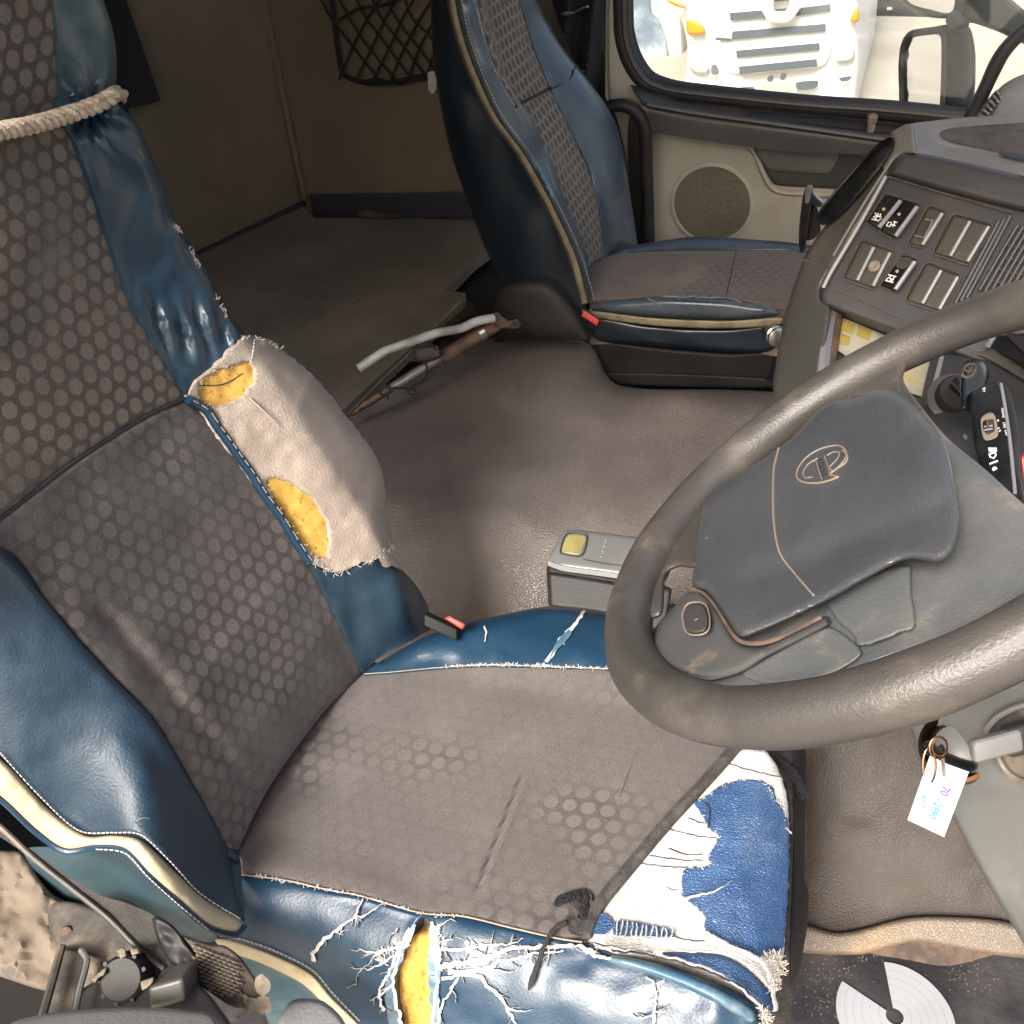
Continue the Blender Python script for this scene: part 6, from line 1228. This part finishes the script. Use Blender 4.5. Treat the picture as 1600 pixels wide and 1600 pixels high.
patch('windscreen', [(980, -80, 1), (1010, -80, 1), (1016, 16), (1030, 30), (1040, 66), (1044, 120), (1020, 124), (980, 110, 1)], VN, 'truckglass', vn, off=-.1, sp=9, thick=.06)
patch('bumper', [(1040, 124), (1066, 126), (1066, 136), (1030, 136)], VN, 'truckdark', vn, off=-.12, sp=9, thick=.06)
lo = root('dark_lorry', 'dark lorry with a red bumper bar right of the white truck', 'lorry', (at(wplane(1, 16), 1390, 60)[0], 16, -2.1))
LO = wplane(1, 16)
patch('body', [(1344, -120, 1), (1420, -120, 1), (1420, 40, 1), (1392, 50), (1346, 50, 1)], LO, 'truckblue', lo, sp=16, ext=(0, 3, 0), sm=False)
patch('red_bar', [(1345, 12, 1), (1392, 11, 1), (1392, 16, 1), (1345, 18, 1)], LO, 'truckred', lo, off=-.1, sm=False, sp=10, thick=.06)
patch('light', [(1386, 11, 1), (1394, 11, 1), (1394, 15, 1), (1386, 16, 1)], LO, 'lampglass', lo, off=-.2, sm=False, sp=6, thick=.06)
patch('red_panel', [(1364, -30, 1), (1374, -30, 1), (1372, 8, 1), (1366, 8, 1)], LO, 'truckred', lo, off=-.1, sm=False, sp=10, thick=.06)
for cx in (1370, 1412): 
    c = at(LO, cx, 52, -.1); lathe('wheel', c, (0, -1, 0), [(.42, -.2), (.42, .1), (.30, .12), (.1, .1)], 'tyre', lo, k=24)
far_l = root('far_lorry', 'dark blue lorry far behind the door mirror', 'lorry', (at(wplane(1, 22), 1560, 60)[0], 22, -2.1))
patch('body', [(1480, -120, 1), (1680, -120, 1), (1680, 66, 1), (1480, 84, 1)], wplane(1, 22), 'truckblue', far_l, sm=False, sp=20, ext=(0, 3, 0))
ptube('tank', [(1570, 12), (1640, 12)], wplane(1, 21.5), .35, 'greyplastic', far_l, k=14, smooth=False)
gv = at(wplane(2, -2.095), 1370, 72); gs_ = []
rg = random.Random(9)
for _ in range(900):
    x, y = gv[0]+rg.uniform(-4, 9), rg.uniform(18.0, 25.0); h = rg.uniform(.1, .35); a = rg.uniform(0, 6.3); w = .03
    d = np.array([math.cos(a)*w, math.sin(a)*w, 0]); b = np.array([x, y, -2.1]); l = np.array([rg.uniform(-.1, .1), rg.uniform(-.1, .1), h])
    gs_.append(([b-d, b+d, b+l], [(0, 1, 2)]))
gg = merge('grass', gs_, 'grass'); tag(gg, 'strip of grass at the edge of the yard', 'grass', kind='stuff')
# door mirrors
MRC = wplane(1, 2.72)
MR = nplane(at(MRC, 1450, 120), (-.82, -.57, .09))
mir = root('door_mirror', 'tall dark door mirror seen through the passenger window', 'mirror', at(MR, 1500, 180))
patch('housing', [(1408, 200, 1), (1407, 130), (1411, 70), (1420, 50), (1450, 44), (1478, 38), (1500, 36), (1516, 44), (1524, 80), (1524, 130), (1518, 210, 1)], MR, 'mirrorcase', mir, sp=8, rnd=(14, .04), thick=.08)
patch('mirror_glass', [(1412, 200, 1), (1410, 110), (1412, 76), (1420, 57), (1440, 52), (1466, 50), (1474, 58), (1474, 120), (1470, 200, 1)], MR, 'mirror', mir, off=-.03, sp=9, thick=.008)
ptube('glass_rim', [(1412, 200), (1409, 110), (1412, 74), (1421, 55), (1440, 50), (1468, 48), (1476, 58), (1476, 120), (1472, 200)], shift(MR, -.034), .008, 'rubber', mir)
patch('upper_housing', [(1396, -40, 1), (1402, -5), (1416, 10), (1440, 24), (1470, 29), (1500, 27), (1508, 10), (1516, -40, 1)], MR, 'mirrorcase', mir, sp=8, rnd=(8, .03), thick=.08)
patch('upper_glass', [(1412, -40, 1), (1414, -6), (1424, 6), (1450, 14), (1488, 17), (1492, -40, 1)], MR, 'mirror', mir, off=-.012, sp=9, thick=.008)
patch('mirror_arm', [(1500, -40, 1), (1545, -40, 1), (1570, -10), (1610, 28), (1610, 70), (1560, 50), (1520, 36), (1504, 34)], shift(MR, .02), 'greyplastic', mir, sp=8, rnd=(10, .03), thick=.06)
ptube('mirror_stem', [(1490, 28), (1498, 36), (1500, 44)], MR, .02, 'mirrorcase', mir)
